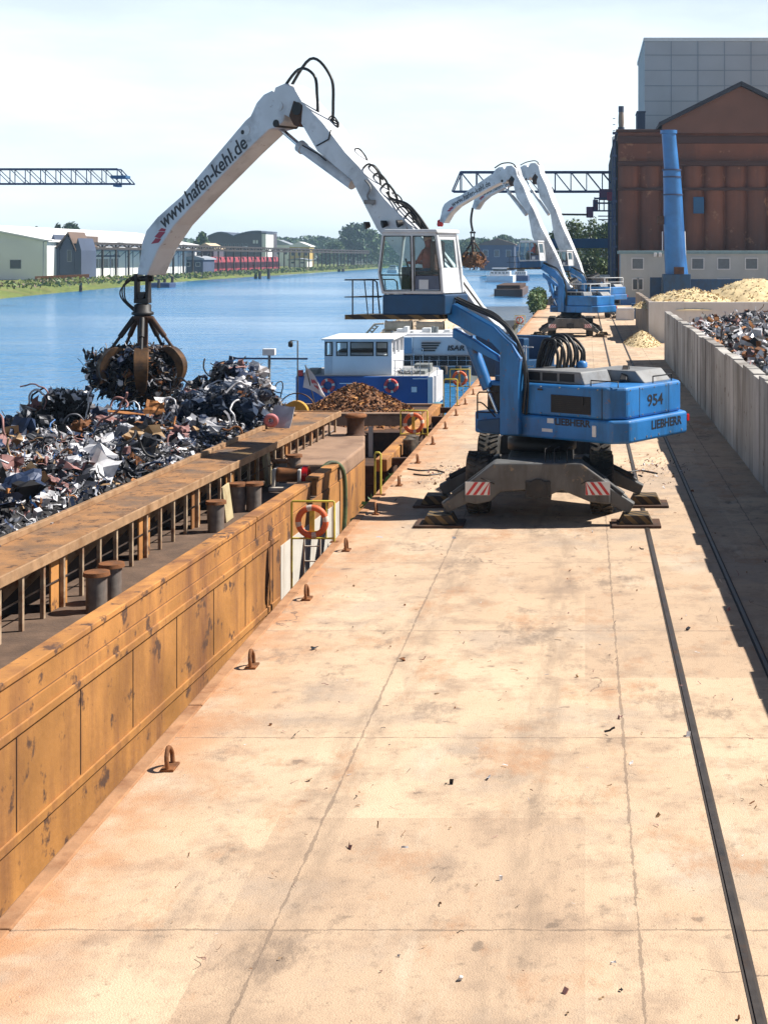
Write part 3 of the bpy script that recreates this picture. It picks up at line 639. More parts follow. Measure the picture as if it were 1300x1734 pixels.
# fender beam, ledge with weeds
m = MB(); m.b2((-5.86, 40, -.30), (-5.50, 54.5, .06)); o = m.build('beam', rustorange, bevel=.02) if False else None
fb = thing('fender_beam', 'rusty orange timber fender beam held off the quay wall', 'fender', (-5.7, 40, -.3))
m = MB(); m.b2((-5.86, 39.6, -.30), (-5.52, 54.5, .05)); m.build('beam', rustorange, fb, bevel=.025)
m = MB()
for y in (40.5, 44, 47.5, 51, 54): m.b2((-5.515, y, -.25), (-5.05, y+.2, -.05)); m.cyl((-5.69, y+.1, -.31), (-5.69, y+.1, -4), .15, n=12)
m.build('support_piles', rustdark, fb)
for y, lb in ((42.6, 'black rubber fender cylinder between beam and quay'), (43.3, 'second black rubber fender cylinder nearer the lifebuoy stand')):
    m = MB(); m.cyl((-5.27, y, -1.2), (-5.27, y, .22), .20, n=16); m.cyl((-5.27, y, .221), (-5.27, y, .26), .17, .12, 16); tag(m.build('rubber_fender', rubber, origin=(-5.27, y, -1.2)), lb, 'fender')
m = MB()
for i in range(900):
    y = random.uniform(33, 42); x = -5.06-random.random()**2*.4; z = -.35-random.random()*.7+.25*noise.noise(Vector((y, 0, 0)))
    c = Vector((x, y, z)); u = rv(.11); v = rv(.06); m.add([c-u, c+v, c+u, c-v], [(0, 1, 2, 3)])
tag(m.build('quay_weeds', [leafA], origin=(-5.2, 38, -.5)), 'green weeds growing on the quay wall behind the fender beam', 'weeds', kind='stuff')
# loose litter on the slabs
m = MB()
for i in range(1300):
    x, y = random.uniform(-4.4, 3.4), 9+random.random()**1.5*60
    if random.random() < .3: x, y = random.gauss(1.9, .5), random.gauss(38.5, 1.6)
    if random.random() < .25: x, y = random.gauss(-3.5, .5), random.gauss(37, 1.2)
    k = random.random(); s = random.uniform(.012, .05) if k < .8 else random.uniform(.05, .11)
    scrap_piece(m, (x, y, .012+s*.12), s, random.choice([0, 4, 6, 7, 3]), .12)
tag(m.build('quay_debris', SC, origin=(0, 38, 0)), 'bits of metal and dirt scattered over the quay slabs', 'debris', kind='stuff')
for pp, lb in ((((690, 795), (712, 798), (735, 797), (752, 801)), 'thin black strap lying across the sunny slabs by the lifebuoy stand'), (((700, 804), (722, 806), (748, 803)), 'shorter black strap below the other strap on the slabs'), (((1046, 792), (1062, 800), (1085, 798), (1112, 803)), 'dark loose cable crossing the crane rails near the wheels')):
    m = MB(); m.tube(catmull([ground(a, b)+Vector((0, 0, .018)) for a, b in pp], 5), .022, 6); tag(m.build('loose_cable', hosemat, origin=ground(*pp[0])), lb, 'cable')
# ------------------------------------------------------------------ concrete wall, scrap behind it, wood-chip bay
cw = thing('concrete_wall', 'long grey concrete retaining wall beside the quay holding back scrap', 'wall', (4.55, 40, 0))
y = 3.0; k = 0
m = MB()
while y < 78.5:
    w = random.choice((1.22, 1.22, 1.22, 2.44)); j = random.uniform(-.018, .018); top = 2.66+random.uniform(-.045, .045); y1 = min(y+w, 79)
    a_, b_ = random.uniform(-.03, .02), random.uniform(-.03, .02); lean = random.uniform(-.015, .015)
    m.add([(4.40+j, y+.008, -.02), (4.72+j, y+.008, -.02), (4.72+j, y1, -.02), (4.40+j, y1, -.02), (4.40+j+lean, y+.008, top+a_), (4.72+j+lean, y+.008, top+a_), (4.72+j+lean, y1, top+b_), (4.40+j+lean, y1, top+b_)],
          [(0, 3, 2, 1), (4, 5, 6, 7), (0, 1, 5, 4), (1, 2, 6, 5), (2, 3, 7, 6), (3, 0, 4, 7)], random.choice([0, 0, 1, 2])); y = y1 if y1 > y+.1 else 99
m.build('panel', [concrete, pm('concrete_wall_dark', (.36, .34, .32), .9, 0, .3, .6, (.13, .11, .10), .6, 1.3, True, .5, 9), pm('concrete_wall_light', (.47, .45, .43), .9, 0, .25, .6, (.2, .18, .16), .5, 1.0, True, .5, 9)], cw, bevel=.02)
m = MB(); vs = []; NX, NY = 12, 60
def rh(x, y): return max(.2, 2.35+.55*(x-4.7)*min(1, 2/(x-3.7))*.8+.35*noise.noise(Vector((x*.6, y*.35, 4)))-(max(0, y-66)*.12))
for i in range(NY+1):
    for j in range(NX+1):
        x, yy = 4.72+8*j/NX, 6+71*i/NY; vs.append((x, yy, rh(x, yy)-.1))
m.add(vs, [(i*(NX+1)+j, i*(NX+1)+j+1, (i+1)*(NX+1)+j+1, (i+1)*(NX+1)+j) for i in range(NY) for j in range(NX)], len(SC))
for i in range(3200):
    x, yy = 4.85+random.random()**1.5*7, 20+random.random()*56; scrap_piece(m, (x, yy, rh(x, yy)+random.uniform(-.05, .1)), random.uniform(.12, .42), random.choice([0, 1, 1, 2, 2, 3, 3, 4, 6, 8, 9]))
tag(m.build('walled_scrap_heap', SC+[soil], origin=(7, 40, 2)), 'tangled grey scrap metal piled up behind the concrete wall', 'scrap heap', kind='stuff')
bay = thing('storage_bay', 'concrete storage bay with brown flank and pale front full of wood chips', 'storage bay', (6, 94, 0))
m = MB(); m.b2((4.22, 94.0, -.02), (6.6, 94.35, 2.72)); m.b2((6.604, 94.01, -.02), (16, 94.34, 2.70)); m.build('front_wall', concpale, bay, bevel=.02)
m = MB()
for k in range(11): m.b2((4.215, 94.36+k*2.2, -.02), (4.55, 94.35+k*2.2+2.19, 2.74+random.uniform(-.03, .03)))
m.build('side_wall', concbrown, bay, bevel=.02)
def mound(name, lab, cat, cx, cy, rx, ry, h, z0, mat, kind=None, n=40, rough=.12, chipn=1500, chips_m=None, cs=.05, flat=1.0):
    mm = MB(); vs = []
    def hz(x, y):
        d = math.hypot((x-cx)/rx, (y-cy)/ry); b = max(0, 1-d**flat) if flat > 1 else max(0, 1-d)
        return z0+h*(b*.85+.15*b*b)+rough*min(1, b*4)*(noise.noise(Vector((x*1.1, y*1.1, 2)))+.5*noise.noise(Vector((x*3, y*3, 5))))
    for i in range(n+1):
        for j in range(n+1):
            x, y = cx+rx*(2*i/n-1), cy+ry*(2*j/n-1); vs.append((x, y, hz(x, y)-.02))
    mm.add(vs, [(i*(n+1)+j, (i+1)*(n+1)+j, (i+1)*(n+1)+j+1, i*(n+1)+j+1) for i in range(n) for j in range(n) if math.hypot(2*(i+.5)/n-1, 2*(j+.5)/n-1) < 1.02], 0, True)
    for i in range(chipn):
        a = random.uniform(0, 6.283); r_ = math.sqrt(random.random())*.98; x, y = cx+rx*r_*math.cos(a), cy+ry*r_*math.sin(a)
        c = Vector((x, y, hz(x, y))); s = cs*random.uniform(.4, 1.5); u, v = rv(s), rv(s*.7); mm.add([c-u, c+v, c+u, c-v, c+rv(s)], [(0, 1, 4), (1, 2, 4), (2, 3, 4), (3, 0, 4)], random.randint(0, len(chips_m)-1) if chips_m else 0)
    return tag(mm.build(name, chips_m or mat, origin=(cx, cy, z0)), lab, cat, kind=kind)
CH3 = [chips, pm('chip_light', (.70, .58, .36), .9), pm('chip_dark', (.36, .25, .13), .9)]
mound('wood_chip_pile', 'cream wood chip pile heaped above the pale storage bay front', 'wood chip pile', 7.2, 99, 3.9, 5.2, 1.25, 2.2, chips, None, 40, .22, 1500, CH3, .09, 1.6)
mound('wood_chip_pile', 'higher cream wood chip pile beside the blue column base', 'wood chip pile', 12.6, 106, 4.6, 6, 1.9, 2.2, chips, None, 40, .25, 900, CH3, .09, 1.6)
mound('wood_chip_pile', 'low spilled wood chip pile on the quay against the bay corner', 'wood chip pile', 3.75, 93.5, 1.25, 5, .85, 0, chips, None, 36, .10, 900, CH3, .06, 1.3)
for c, d, mt, nm, lb in (((3.6, 128, .55), (1.6, 1.4, 1.1), concpale, 'concrete_block', 'pale pinkish concrete block on the quay behind the second crane'), ((5.2, 131, .7), (1.8, 1.4, 1.4), darkblue, 'waste_bin', 'dark blue bin beside the pale concrete block')):
    m = MB(); m.box(c, d); m.box((c[0], c[1]-d[1]/2-.02, c[2]+d[2]*.3), (d[0]*1.04, .04, .12)); tag(m.build(nm, mt, origin=c, bevel=.04), lb, nm.split('_')[1])
# ================================================================== MATERIAL HANDLERS
A1 = R(56); C1 = (-1.0, 33.0)
U1 = Pl(C1, A1); K1 = Pl(C1, A1+R(5))
# side outlines surveyed on the near machine, in metres (forward, up)
BOOM_LO = [(838, 603), (815, 592), (785, 562), (735, 503), (668, 425), (637, 387), (595, 305), (575, 288), (557, 273), (537, 256), (508, 206), (486, 197), (466, 186), (461, 166)]
BOOM_UP = [(466, 148), (482, 141), (497, 148), (511, 172), (546, 208), (584, 258), (607, 282), (651, 337), (692, 381), (728, 420), (761, 457), (805, 517), (846, 556)]
STICK = [(460, 153), (446, 160), (434, 174), (424, 196), (415, 204), (333, 301), (308, 331), (286, 350), (266, 368), (248, 390), (241, 409), (236, 445), (232, 465),
         (249, 466), (258, 444), (268, 421), (295, 381), (342, 331), (412, 260), (455, 219), (467, 216), (479, 206), (484, 186), (476, 162)]
WB, WS = .36, .34
boomP = U1.trace(BOOM_LO+BOOM_UP, WB); stickP = U1.trace(STICK, WS)
FOOT, ELB, TIP = U1.fz(838, 575, 0), U1.fz(474, 182, 0), U1.fz(242, 470, 0)
def sim(p, a0, b0, a1, b1):
    c = lambda q: complex(q[0], q[1]); z = (c(p)-c(a0))*(c(b1)-c(a1))/(c(b0)-c(a0))+c(a1); return (z.real, z.imag)
def grapple(root, T, spread=1.05, tm=tinebrown, n=5, ph=R(-75), hose=True):
    """orange-peel grab hanging from T; everything below is placed under that pin"""
    D = lambda x, y, z: T+Vector((x, y, z))
    g = root
    m = MB(); 
    for s in (-.16, .16): m.b2(D(s-.045, -.16, -.62), D(s+.045, .16, .16))
    m.cyl(D(-.3, 0, .02), D(.3, 0, .02), .085, n=14); m.cyl(D(0, -.2, -.46), D(0, .2, -.46), .10, n=14); m.box(D(0, 0, -.62), (.42, .34, .14)); m.build('link', black, g, bevel=.015)
    m = MB(); m.lathe([(.17, -.70), (.24, -.74), (.24, -.92), (.31, -.95), (.31, -1.02), (.20, -1.06)], T, 18); m.build('rotator', black, g)
    m = MB(); m.lathe([(.30, -1.06), (.30, -1.14), (.15, -1.2), (.15, -1.95), (.36, -2.02), (.36, -2.16), (.2, -2.25)], T, 18); m.build('hub', rustdark, g)
    for i in range(n):
        a = ph+2*math.pi*i/n; u = Vector((math.cos(a), math.sin(a), 0)); w = Vector((-u.y, u.x, 0))
        cen = [(.34, -2.05), (.70, -1.98), (.98, -2.22), (1.10, -2.55), (1.02, -2.92), (.74, -3.22), (.50, -3.34)]
        wd = [.15, .19, .20, .19, .16, .10, .03]; th = [.10, .12, .11, .10, .08, .06, .02]
        sm_ = catmull([(r_, z, 0) for r_, z in cen], 4); wt_ = catmull([(b, t, 0) for b, t in zip(wd, th)], 4)
        cen = [(p.x, p.y) for p in sm_]; wd = [p.x for p in wt_]; th = [p.y for p in wt_]
        m = MB(); vs = []
        for (r_, z), b, t in zip(cen, wd, th):
            r_ *= spread
            for sx, st in ((-1, 1), (1, 1), (1, -1), (-1, -1)): vs.append(T+u*(r_+t*st)+w*b*sx+Vector((0, 0, z+t*st*.4)))
        k = len(cen); m.add(vs, [(j*4+q, j*4+(q+1) % 4, (j+1)*4+(q+1) % 4, (j+1)*4+q) for j in range(k-1) for q in range(4)]+[(0, 1, 2, 3), tuple(range(4*k-4, 4*k))])
        m.build('tine', tm, g, bevel=.015)
        m = MB(); p = T+u*.26+Vector((0, 0, -1.12)); q = T+u*.86*spread+Vector((0, 0, -2.0)); mid = p.lerp(q, .6)
        m.cyl(p, mid, .075, n=10); m.cyl(mid, q, .045, n=10); m.build('tine_cylinder', rustdark if i % 2 else black, g)
    if hose:
        m = MB()
        for k in range(3): m.tube(catmull([D(-.12, -.1, .1), D(-.42-.06*k, -.2, -.05-.1*k), D(-.44-.05*k, -.2, -.55), D(-.2, -.15, -.82-.05*k)], 6), .022, 6)
        m.build('grab_hoses', hosemat, g)
slatepanel = pm('door_slate', (.10, .12, .18), .5, 0, .2, 3)
def handler(label, C, a, foot, elb, tip, detail, text, hasgrab=True, tipred=False, grabdrop=0, lift=0):
    up_ = lambda q: [(f, z+lift*min(1, max(0, (z-3)/1.2))) for f, z in q]
    U = Pl(C, a); K = Pl(C, a+R(5)); root = thing('material_handler', label, 'material handler', (C[0], C[1], 0), 'blue and white material handlers on the quay')
    X = lambda x, y, z: Vector((C[0]+x, C[1]+y, z))
    # ---- undercarriage
    m = MB(); m.b2(X(-.72, -2.3, .62), X(.72, 2.5, 1.24)); m.b2(X(-1.15, -1.6, .55), X(1.15, -1.0, .78)); m.b2(X(-1.15, 1.8, .55), X(1.15, 2.4, .78)); m.build('chassis', greysteel, root, bevel=.03)
    beam = [(-.93, 1.33), (.93, 1.33), (1.53, .88), (1.53, .46), (1.12, .50), (.50, .76), (.28, .66), (.02, .66), (-.28, .76), (-.80, .72), (-1.0, .52), (-1.30, .46), (-1.55, .50), (-1.55, .86)]
    m = MB(); m.prism(beam, lambda x, z: X(x, -3.0, z), lambda x, z: X(x, -2.31, z)); m.build('outrigger_beam', greysteel, root, bevel=.035)
    m = MB(); m.prism(beam, lambda x, z: X(x, 2.52, z), lambda x, z: X(x, 3.1, z)); m.build('outrigger_beam', greysteel, root, bevel=.035)
    m = MB(); m.cyl(X(0, -3.06, .80), X(0, -3.0, .80), .20, n=20); m.b2(X(-.26, -3.04, .62), X(.26, -3.002, .96)); m.build('towing_eye', black, root, bevel=.01)
    for sx in (-1, 1):
        x0 = sx*1.27
        for i in range(1):
            m = MB(); m.b2(X(x0-.26, -3.018, .66), X(x0+.26, -3.004, .94)); pl = m.build('warning_plate', platewhite, root)
            m = MB()
            for k in range(4):
                o = -.26+.155*k
                q = [(max(-.255, min(.255, o+e)), z) for e, z in ((0, .665), (.075, .665), (.075+.20*1, .935), (.20, .935))]
                if sx > 0: q = [(-e, z) for e, z in q]
                if abs(q[0][0]-q[1][0]) > .01 or abs(q[2][0]-q[3][0]) > .01:
                    m.prism(q, lambda e, z: X(x0+e, -3.024, z), lambda e, z: X(x0+e, -3.0185, z))
            m.build('red_stripes', red, pl)
        for (y0, y1, px_) in ((-2.65, -2.85, 2.08), (-.35, -.45, 2.38)):
            m = MB(); m.bar(X(sx*.9, y0, .98), X(sx*(px_-.08), y1, .36), .34, .40, w2=.22, h2=.24); m.bar(X(sx*1.35, y0, .98), X(sx*(px_-.2), y1, .56), .10, .10); m.build('outrigger_arm', greysteel, root, bevel=.03)
            m = MB(); m.cyl(X(sx*1.1, y0-.02, 1.12), X(sx*(px_-.28), y1-.02, .64), .075, n=10); m.build('outrigger_cylinder', black, root)
            m = MB(); m.prism([(-.36, .06), (.36, .06), (.26, .25), (-.26, .25)], lambda x, z: X(sx*px_+x, y1-.28, z), lambda x, z: X(sx*px_+x, y1+.28, z)); pd = m.build('outrigger_pad', hazardm, root, bevel=.01)
            m = MB(); m.b2(X(sx*px_-.52, y1-.42, .0), X(sx*px_+.52, y1+.42, .058)); m.build('timber', rustdark, pd, bevel=.012)
        for wy in (-1.3, 2.1):
            w0 = X(sx*1.37, wy, .665); m = MB(); Mx = Matrix.Translation(w0) @ Matrix.Rotation(R(90), 4, 'Y')
            m.lathe([(.34, -.24), (.60, -.26), (.655, -.20), (.66, 0), (.655, .20), (.60, .26), (.34, .24)], (0, 0, 0), 40, 0, Mx)
            for k in range(26 if detail else 0):
                t = 2*math.pi*k/26
                for e in (-1, 1):
                    pc = w0+Vector((e*.13, math.cos(t+e*.06)*.668, math.sin(t+e*.06)*.668)); m.box(pc, (.20, .05, .075), rot=(Matrix.Rotation(t, 3, 'X') @ Matrix.Rotation(e*.5, 3, 'Y')) if True else None)
            tw = m.build('wheel', rubber, root)
            m = MB(); m.lathe([(.335, -.20), (.335, .20), (.15, .22), (.1, .245)], (0, 0, 0), 24, 0, Mx); m.lathe([(.333, -.20), (.15, -.22), (.1, -.245)], (0, 0, 0), 24, 0, Mx); m.build('rim', greysteel, tw)
    m = MB(); m.lathe([(.62, 1.245), (.80, 1.26), (.80, 1.5), (.72, 1.52), (.72, 1.745)], (C[0], C[1], 0), 36); m.build('slewing_ring', black, root)
    if detail:
        m = MB()
        for x in (.15, .35, .62): m.tube([X(x, -2.9, 1.34), X(x, -2.9, 1.62), X(x+.1, -2.5, 1.62), X(x+.1, -2.5, 1.3)], .012, 6)
        m.tube(catmull([X(-1.2, -3.03, 1.02), X(-1.05, -3.08, .97), X(-.92, -3.04, .9)], 4), .012, 6); m.tube(catmull([X(1.2, -3.03, 1.02), X(1.05, -3.08, .97), X(.92, -3.04, .9)], 4), .012, 6)
        m.each('grab_handle', black, root, 2)
    # ---- uppercarriage
    def slab(name, pts, z0, z1, mt, bev): 
        m = MB(); m.prism(pts, lambda f, l: U.W(f, l, z0), lambda f, l: U.W(f, l, z1)); return m.build(name, mt, root, bevel=bev, seg=3)
    low = [(.85, 1.46), (.85, -1.42), (-1.7, -1.46), (-2.85, -1.52), (-3.16, -1.25), (-3.16, 1.18), (-2.85, 1.46)]
    upp = [(.55, 1.40), (.55, -1.40), (-2.75, -1.44), (-3.05, -1.15), (-3.05, 1.12), (-2.72, 1.44)]
    slab('counterweight', low, 1.70, 2.20, blue, .06); bodyo = slab('engine_body', upp, 2.203, 2.90, blue, .07)
    m = MB()
    if detail:
        (g0, gz1), (g1, gz0) = U1.fz(932, 668, 1.45), U1.fz(999, 703, 1.45)
        m.prism([(g0, gz0), (g1, gz0), (g1, gz1), (g0, gz1)], lambda f, z: U.W(f, 1.448, z), lambda f, z: U.W(f, 1.36, z)); gr = m.build('radiator_grille', grille, root)
        m = MB()
        for k in range(9): z = gz0+.03+(gz1-gz0-.05)*k/8; U.box(m, (g1+.02, 1.449, z-.005), (g0-.02, 1.454, z+.006))
        m.build('grille_bars', black, gr)
        m = MB(); U.box(m, (-2.62, 1.437, 2.215), (-2.605, 1.447, 2.88)); U.box(m, (-.25, 1.437, 2.215), (-.24, 1.447, 2.88)); U.box(m, (.1, 1.40, 2.25), (.5, 1.408, 2.8)); m.each('door_gap', black, root)
        m = MB(); 
        for (xa, ya), (xb, yb) in (((926, 708), (937, 717)), ((917, 725), (935, 732))):
            (fa, za), (fb, zb) = U1.fz(xa, ya, 1.464), U1.fz(xb, yb, 1.464); U.box(m, (fb, 1.462, zb), (fa, 1.468, za))
        m.each('data_plate', platewhite, root)
        m = MB(); U.box(m, (-2.48, 1.44, 1.83), (-2.38, 1.49, 2.08)); m.build('white_hook', platewhite, root, bevel=.02)
        m = MB()                                        # bolts, latches and hinges on the panels
        for f in (-2.5, -2.0, -1.5, -1.0, -.5): 
            for z in (2.26, 2.84): m.cyl(U.W(f, 1.43, z), U.W(f, 1.452, z), .016, n=8)
        for l in (-1.0, -.5, 0, .5, 1.0):
            for z in (2.27, 2.83): m.cyl(U.W(-3.03, l, z), U.W(-3.062, l, z), .016, n=8)
            m.cyl(U.W(-3.15, l, 1.80), U.W(-3.17, l, 1.80), .022, n=8)
        m.each('bolt', hood, root, 2)
        m = MB(); U.box(m, (-1.05, 1.445, 2.76), (-.93, 1.47, 2.80)); U.box(m, (-2.15, 1.445, 2.5), (-2.09, 1.475, 2.66)); m.each('latch', black, root)
        m = MB()
        for l0 in (-.62, .62): m.prism([(l0-.01, 2.22), (l0+.01, 2.22), (l0+.01, 2.86), (l0-.01, 2.86)], lambda l, z: U.W(-3.051, l, z), lambda l, z: U.W(-3.046, l, z))
        m.each('rear_seam', black, root)
        m = MB(); m.tube([U.W(-2.9, 1.25, 2.9), U.W(-2.9, 1.25, 3.02), U.W(-2.2, 1.25, 3.02), U.W(-2.2, 1.25, 2.9)], .016, 6); m.tube([U.W(-2.95, -.9, 2.9), U.W(-2.95, -.9, 3.05), U.W(-2.95, -.1, 3.05), U.W(-2.95, -.1, 2.9)], .016, 6); m.each('grab_rail', black, root, 2)
    # hood, exhaust, lamps
    m = MB()
    hd = [(-2.0, 2.90), (-.05, 2.90), (-.30, 3.18), (-1.88, 3.18)]
    m.prism(hd, lambda f, z: U.W(f, 1.18, z), lambda f, z: U.W(f, .1, z)); ho = m.build('engine_hood', hood, root, bevel=.03)
    m = MB()
    for k in range(3):
        f0 = -1.72+.46*k; m.prism([(f0, 2.95), (f0+.40, 2.95), (f0+.40, 3.13), (f0, 3.13)], lambda f, z: U.W(f, 1.185, z), lambda f, z: U.W(f, 1.12, z))
    m.build('hood_louvres', grille, ho)
    m = MB(); m.prism([(-2.8, 2.90), (-1.2, 2.90), (-1.35, 3.16), (-2.55, 3.16)], lambda f, z: U.W(f, .0, z), lambda f, z: U.W(f, -1.15, z)); m.build('engine_hood', hood, root, bevel=.03)
    m = MB(); m.bar(U.W(-2.35, .18, 2.92), U.W(-2.1, -.35, 3.20), .16, .12); m.build('exhaust', black, root, bevel=.02)
    for l in (1.12, -1.32):
        m = MB(); m.box((0, 0, 0), (.05, .1, .16), Matrix.Translation(U.W(-3.13, l, 2.04)) @ Matrix.Rotation(a+R(90), 4, 'Z')); m.build('tail_lamp', lampred, root, bevel=.012)
    if text:
        # lettering on the flank (seen from the left side, reading towards the tail) and on the tail
        text_mesh('flank_lettering', 'LIEBHERR', textmat, root, U.W(U1.fz(939, 719, 1.468)[0], 1.464, U1.fz(939, 719.5, 1.468)[1]), -U.F, (0, 0, 1), .155, U1.fz(939, 719, 1.468)[0]-U1.fz(999, 719, 1.468)[0], thick=.003, bold=.03)
        rear = -U.L
        text_mesh('tail_lettering', 'LIEBHERR', textmat, root, U.W(-3.164, .30, 1.93), rear, (0, 0, 1), .19, 1.30, thick=.003, bold=.018)
        text_mesh('model_number', '954', textmat, root, U.W(-3.055, .30, 2.42), rear, (0, 0, 1), .26, .66, thick=.003, bold=.012)
    # ---- gooseneck carrying the cab, on the left flank
    gl, gr_ = 1.62, 1.36
    neck = U1.trace([(753, 508), (834, 553), (853, 572), (864, 583), (877, 608), (877, 737), (845, 737), (845, 596), (831, 581), (800, 566), (757, 543)], gl)
    neck = up_(neck); m = MB(); U.pr(m, neck, gr_, gl); m.build('gooseneck', blue, root, bevel=.03)
    lk = U1.trace([(764, 556), (798, 575), (838, 602), (844, 614), (826, 606), (790, 588), (764, 572)], gl-.02)
    lk = up_(lk); m = MB(); U.pr(m, lk, gr_+.05, gl-.05); m.build('lower_link', blue, root, bevel=.02)
    q0, q1, q2 = [up_([U1.fz(x, y, 1.4)])[0] for x, y in ((794, 572), (826, 658), (845, 706))]
    m = MB(); m.cyl(U.W(q0[0], 1.4, q0[1]), U.W(q1[0], 1.4, q1[1]), .145, .13, 18); cy = m.build('neck_cylinder', blue, root)
    m = MB(); m.cyl(U.W(q1[0], 1.4, q1[1]), U.W(q2[0], 1.4, q2[1]), .055, n=14); m.build('piston_rod', chrome, cy)
    m = MB()
    for k in range(8):
        l = gr_-.05+.05*(k % 5)-.06*(k//5); dy = 3.2*(k % 3)
        pp = [(756, 502-dy), (800, 523-dy), (838, 541-dy), (866, 566-dy*.6), (882+dy*.6, 600), (888+dy, 650), (884+dy, 700)]
        m.tube(catmull([U.W(*(lambda q: (q[0], l, q[1]))(up_([U1.fz(x+random.uniform(-2, 2), y+random.uniform(-2, 2), l)])[0])) for x, y in pp], 5), .027, 6)
    m.build('neck_hoses', hosemat, root)
    # ---- front step with rail, left of the gooseneck
    st = U1.trace([(808, 712), (845, 708), (845, 735), (815, 731), (806, 724)], gl)
    m = MB(); U.pr(m, st, .9, gl); m.build('step', darkblue, root, bevel=.02)
    m = MB(); rp = lambda x, y, l: (lambda q: U.W(q[0], l, q[1]))(U1.fz(x, y, l))
    m.tube([rp(808, 709, 1.6), rp(808, 668, 1.6), rp(811, 664, 1.6), rp(843, 664, 1.6)], .018, 6); m.tube([rp(808, 698, 1.6), rp(843, 699, 1.6)], .014, 6); m.tube(catmull([rp(808, 681, 1.6), rp(818, 684, 1.6), rp(838, 706, 1.6)], 4), .016, 6); m.build('step_rail', black, root)
    # ---- cab platform and cab (own plane, turned a little)
    cl = 1.78
    kt = lambda pp: [(f, z+lift) for f, z in K1.trace(pp, cl)]
    pf = K1.trace([(647, 499), (753, 499), (753, 533), (647, 533)], cl)
    pf = [(f, z+lift) for f, z in pf]; m = MB(); K.pr(m, pf, cl-.95, cl); m.build('cab_base', darkblue, root, bevel=.03)
    pf = K1.trace([(584, 533), (742, 533), (742, 541), (584, 541)], cl)
    pf = [(f, z+lift) for f, z in pf]; m = MB(); K.pr(m, pf, cl-.85, cl+.012); m.build('platform_edge', hazardm, root, bevel=.008)
    kp = lambda x, y, l=cl-.02: (lambda q: K.W(q[0], l, q[1]+lift))(K1.fz(x, y, cl))
    m = MB(); r = .018
    for l in (cl-.02, cl-.80):
        m.tube([kp(583, 474, l), kp(632, 474, l), kp(637, 478, l), kp(642, 531, l)], r, 6); m.tube([kp(583, 503, l), kp(645, 503, l)], r*.8, 6)
        m.tube([kp(596, 474, l), kp(596, 534, l)], r, 6); m.tube([kp(616, 474, l), kp(622, 534, l)], r*.8, 6)
    m.tube([kp(584, 474, cl-.02), kp(584, 474, cl-.8)], r, 6); m.tube([kp(584, 503, cl-.02), kp(584, 503, cl-.8)], r*.8, 6); m.build('platform_rail', black, root)
    # cab shell: pillars, roof, lower panels and panes
    FT, RT, RM, RB, FB = [kt([(x, y)])[0] for x, y in ((648, 397), (737, 397), (745, 455), (748, 497), (648, 497))]
    FM, DT, DB = kt([(641, 462), (697, 397), (699, 497)]); cw = .86; ci = cl-cw
    cab = bpy.data.objects.new('cab', None); COL.objects.link(cab); cab.parent = root
    m = MB(); w = .075
    Wl = lambda q, l: K.W(q[0], l, q[1])
    for l in (cl-w/2, ci+w/2):
        for p, q in ((FT, FM), (FM, FB), (DT, DB), (RT, RM), (RM, RB)): m.bar(Wl(p, l), Wl(q, l), w, w*1.0, up=K.L)
        m.bar(Wl(FB, l)+Vector((0, 0, .04)), Wl(RB, l)+Vector((0, 0, .04)), w, .10, up=(0, 0, 1)); m.bar(Wl(FT, l), Wl(RT, l), w, .08)
    for p in (FT, RT, FB): m.bar(Wl(p, cl-w), Wl(p, ci+w), w*.95, .08)
    m.build('cab_frame', cabwhite, root, bevel=.018)
    m = MB(); m.prism([(FT[0]+.06, FT[1]+.03), (RT[0]-.08, RT[1]+.03), (RT[0]-.05, RT[1]+.12), (FT[0]-.05, FT[1]+.12)], lambda f, z: K.W(f, cl+.03, z), lambda f, z: K.W(f, ci-.03, z)); m.build('cab_roof', cabwhite, root, bevel=.03)
    # rear wall with its window, pale lower panel
    rw = [(cl-.02, RB[1]), (ci+.02, RB[1]), (ci+.02, RT[1]), (cl-.02, RT[1])]
    def rear(l, z):                       # follows the leaning rear edge
        t = (z-RB[1])/(RT[1]-RB[1]); return K.W(RB[0]+(RT[0]-RB[0])*t, l, z)
    m = MB(); zw0 = RB[1]+.58; zw1 = RT[1]-.12
    for l0, l1, z0, z1 in ((cl-.02, ci+.02, RB[1], zw0), (cl-.02, cl-.16, zw0, zw1), (ci+.16, ci+.02, zw0, zw1), (cl-.02, ci+.02, zw1, RT[1])):
        m.prism([(l0, z0), (l1, z0), (l1, z1), (l0, z1)], lambda l, z: rear(l, z)-K.F*.015, lambda l, z: rear(l, z)+K.F*.03)
    m.build('cab_rear_wall', cabwhite, root, bevel=.01)
    m = MB(); m.prism([(cl-.16, zw0), (ci+.16, zw0), (ci+.16, zw1), (cl-.16, zw1)], lambda l, z: rear(l, z), lambda l, z: rear(l, z)+K.F*.012); m.build('rear_window', glass, root)
    def pane(name, p4, l, th=.012, mt=glass):
        m = MB(); m.prism(p4, lambda f, z: K.W(f, l, z), lambda f, z: K.W(f, l-th, z)); return m.build(name, mt, root)
    e = .04
    for l in (cl-.03, ci+.05):
        pane('side_window', [(FT[0]-e, FT[1]-e), (FM[0]-e, FM[1]), (FB[0]-e, FB[1]+e), (DB[0]+e, DB[1]+e), (DT[0]+e, DT[1]-e)], l)
        zt = DB[1]+.42 if l > ci+.1 else DB[1]+e
        fr = RB[0]+(RT[0]-RB[0])*.3
        pane('door_window', [(DT[0]-e, DT[1]-e), (DB[0]-e, zt), (fr+e, zt), (RM[0]+e, RM[1]), (RT[0]+e, RT[1]-e)], l)
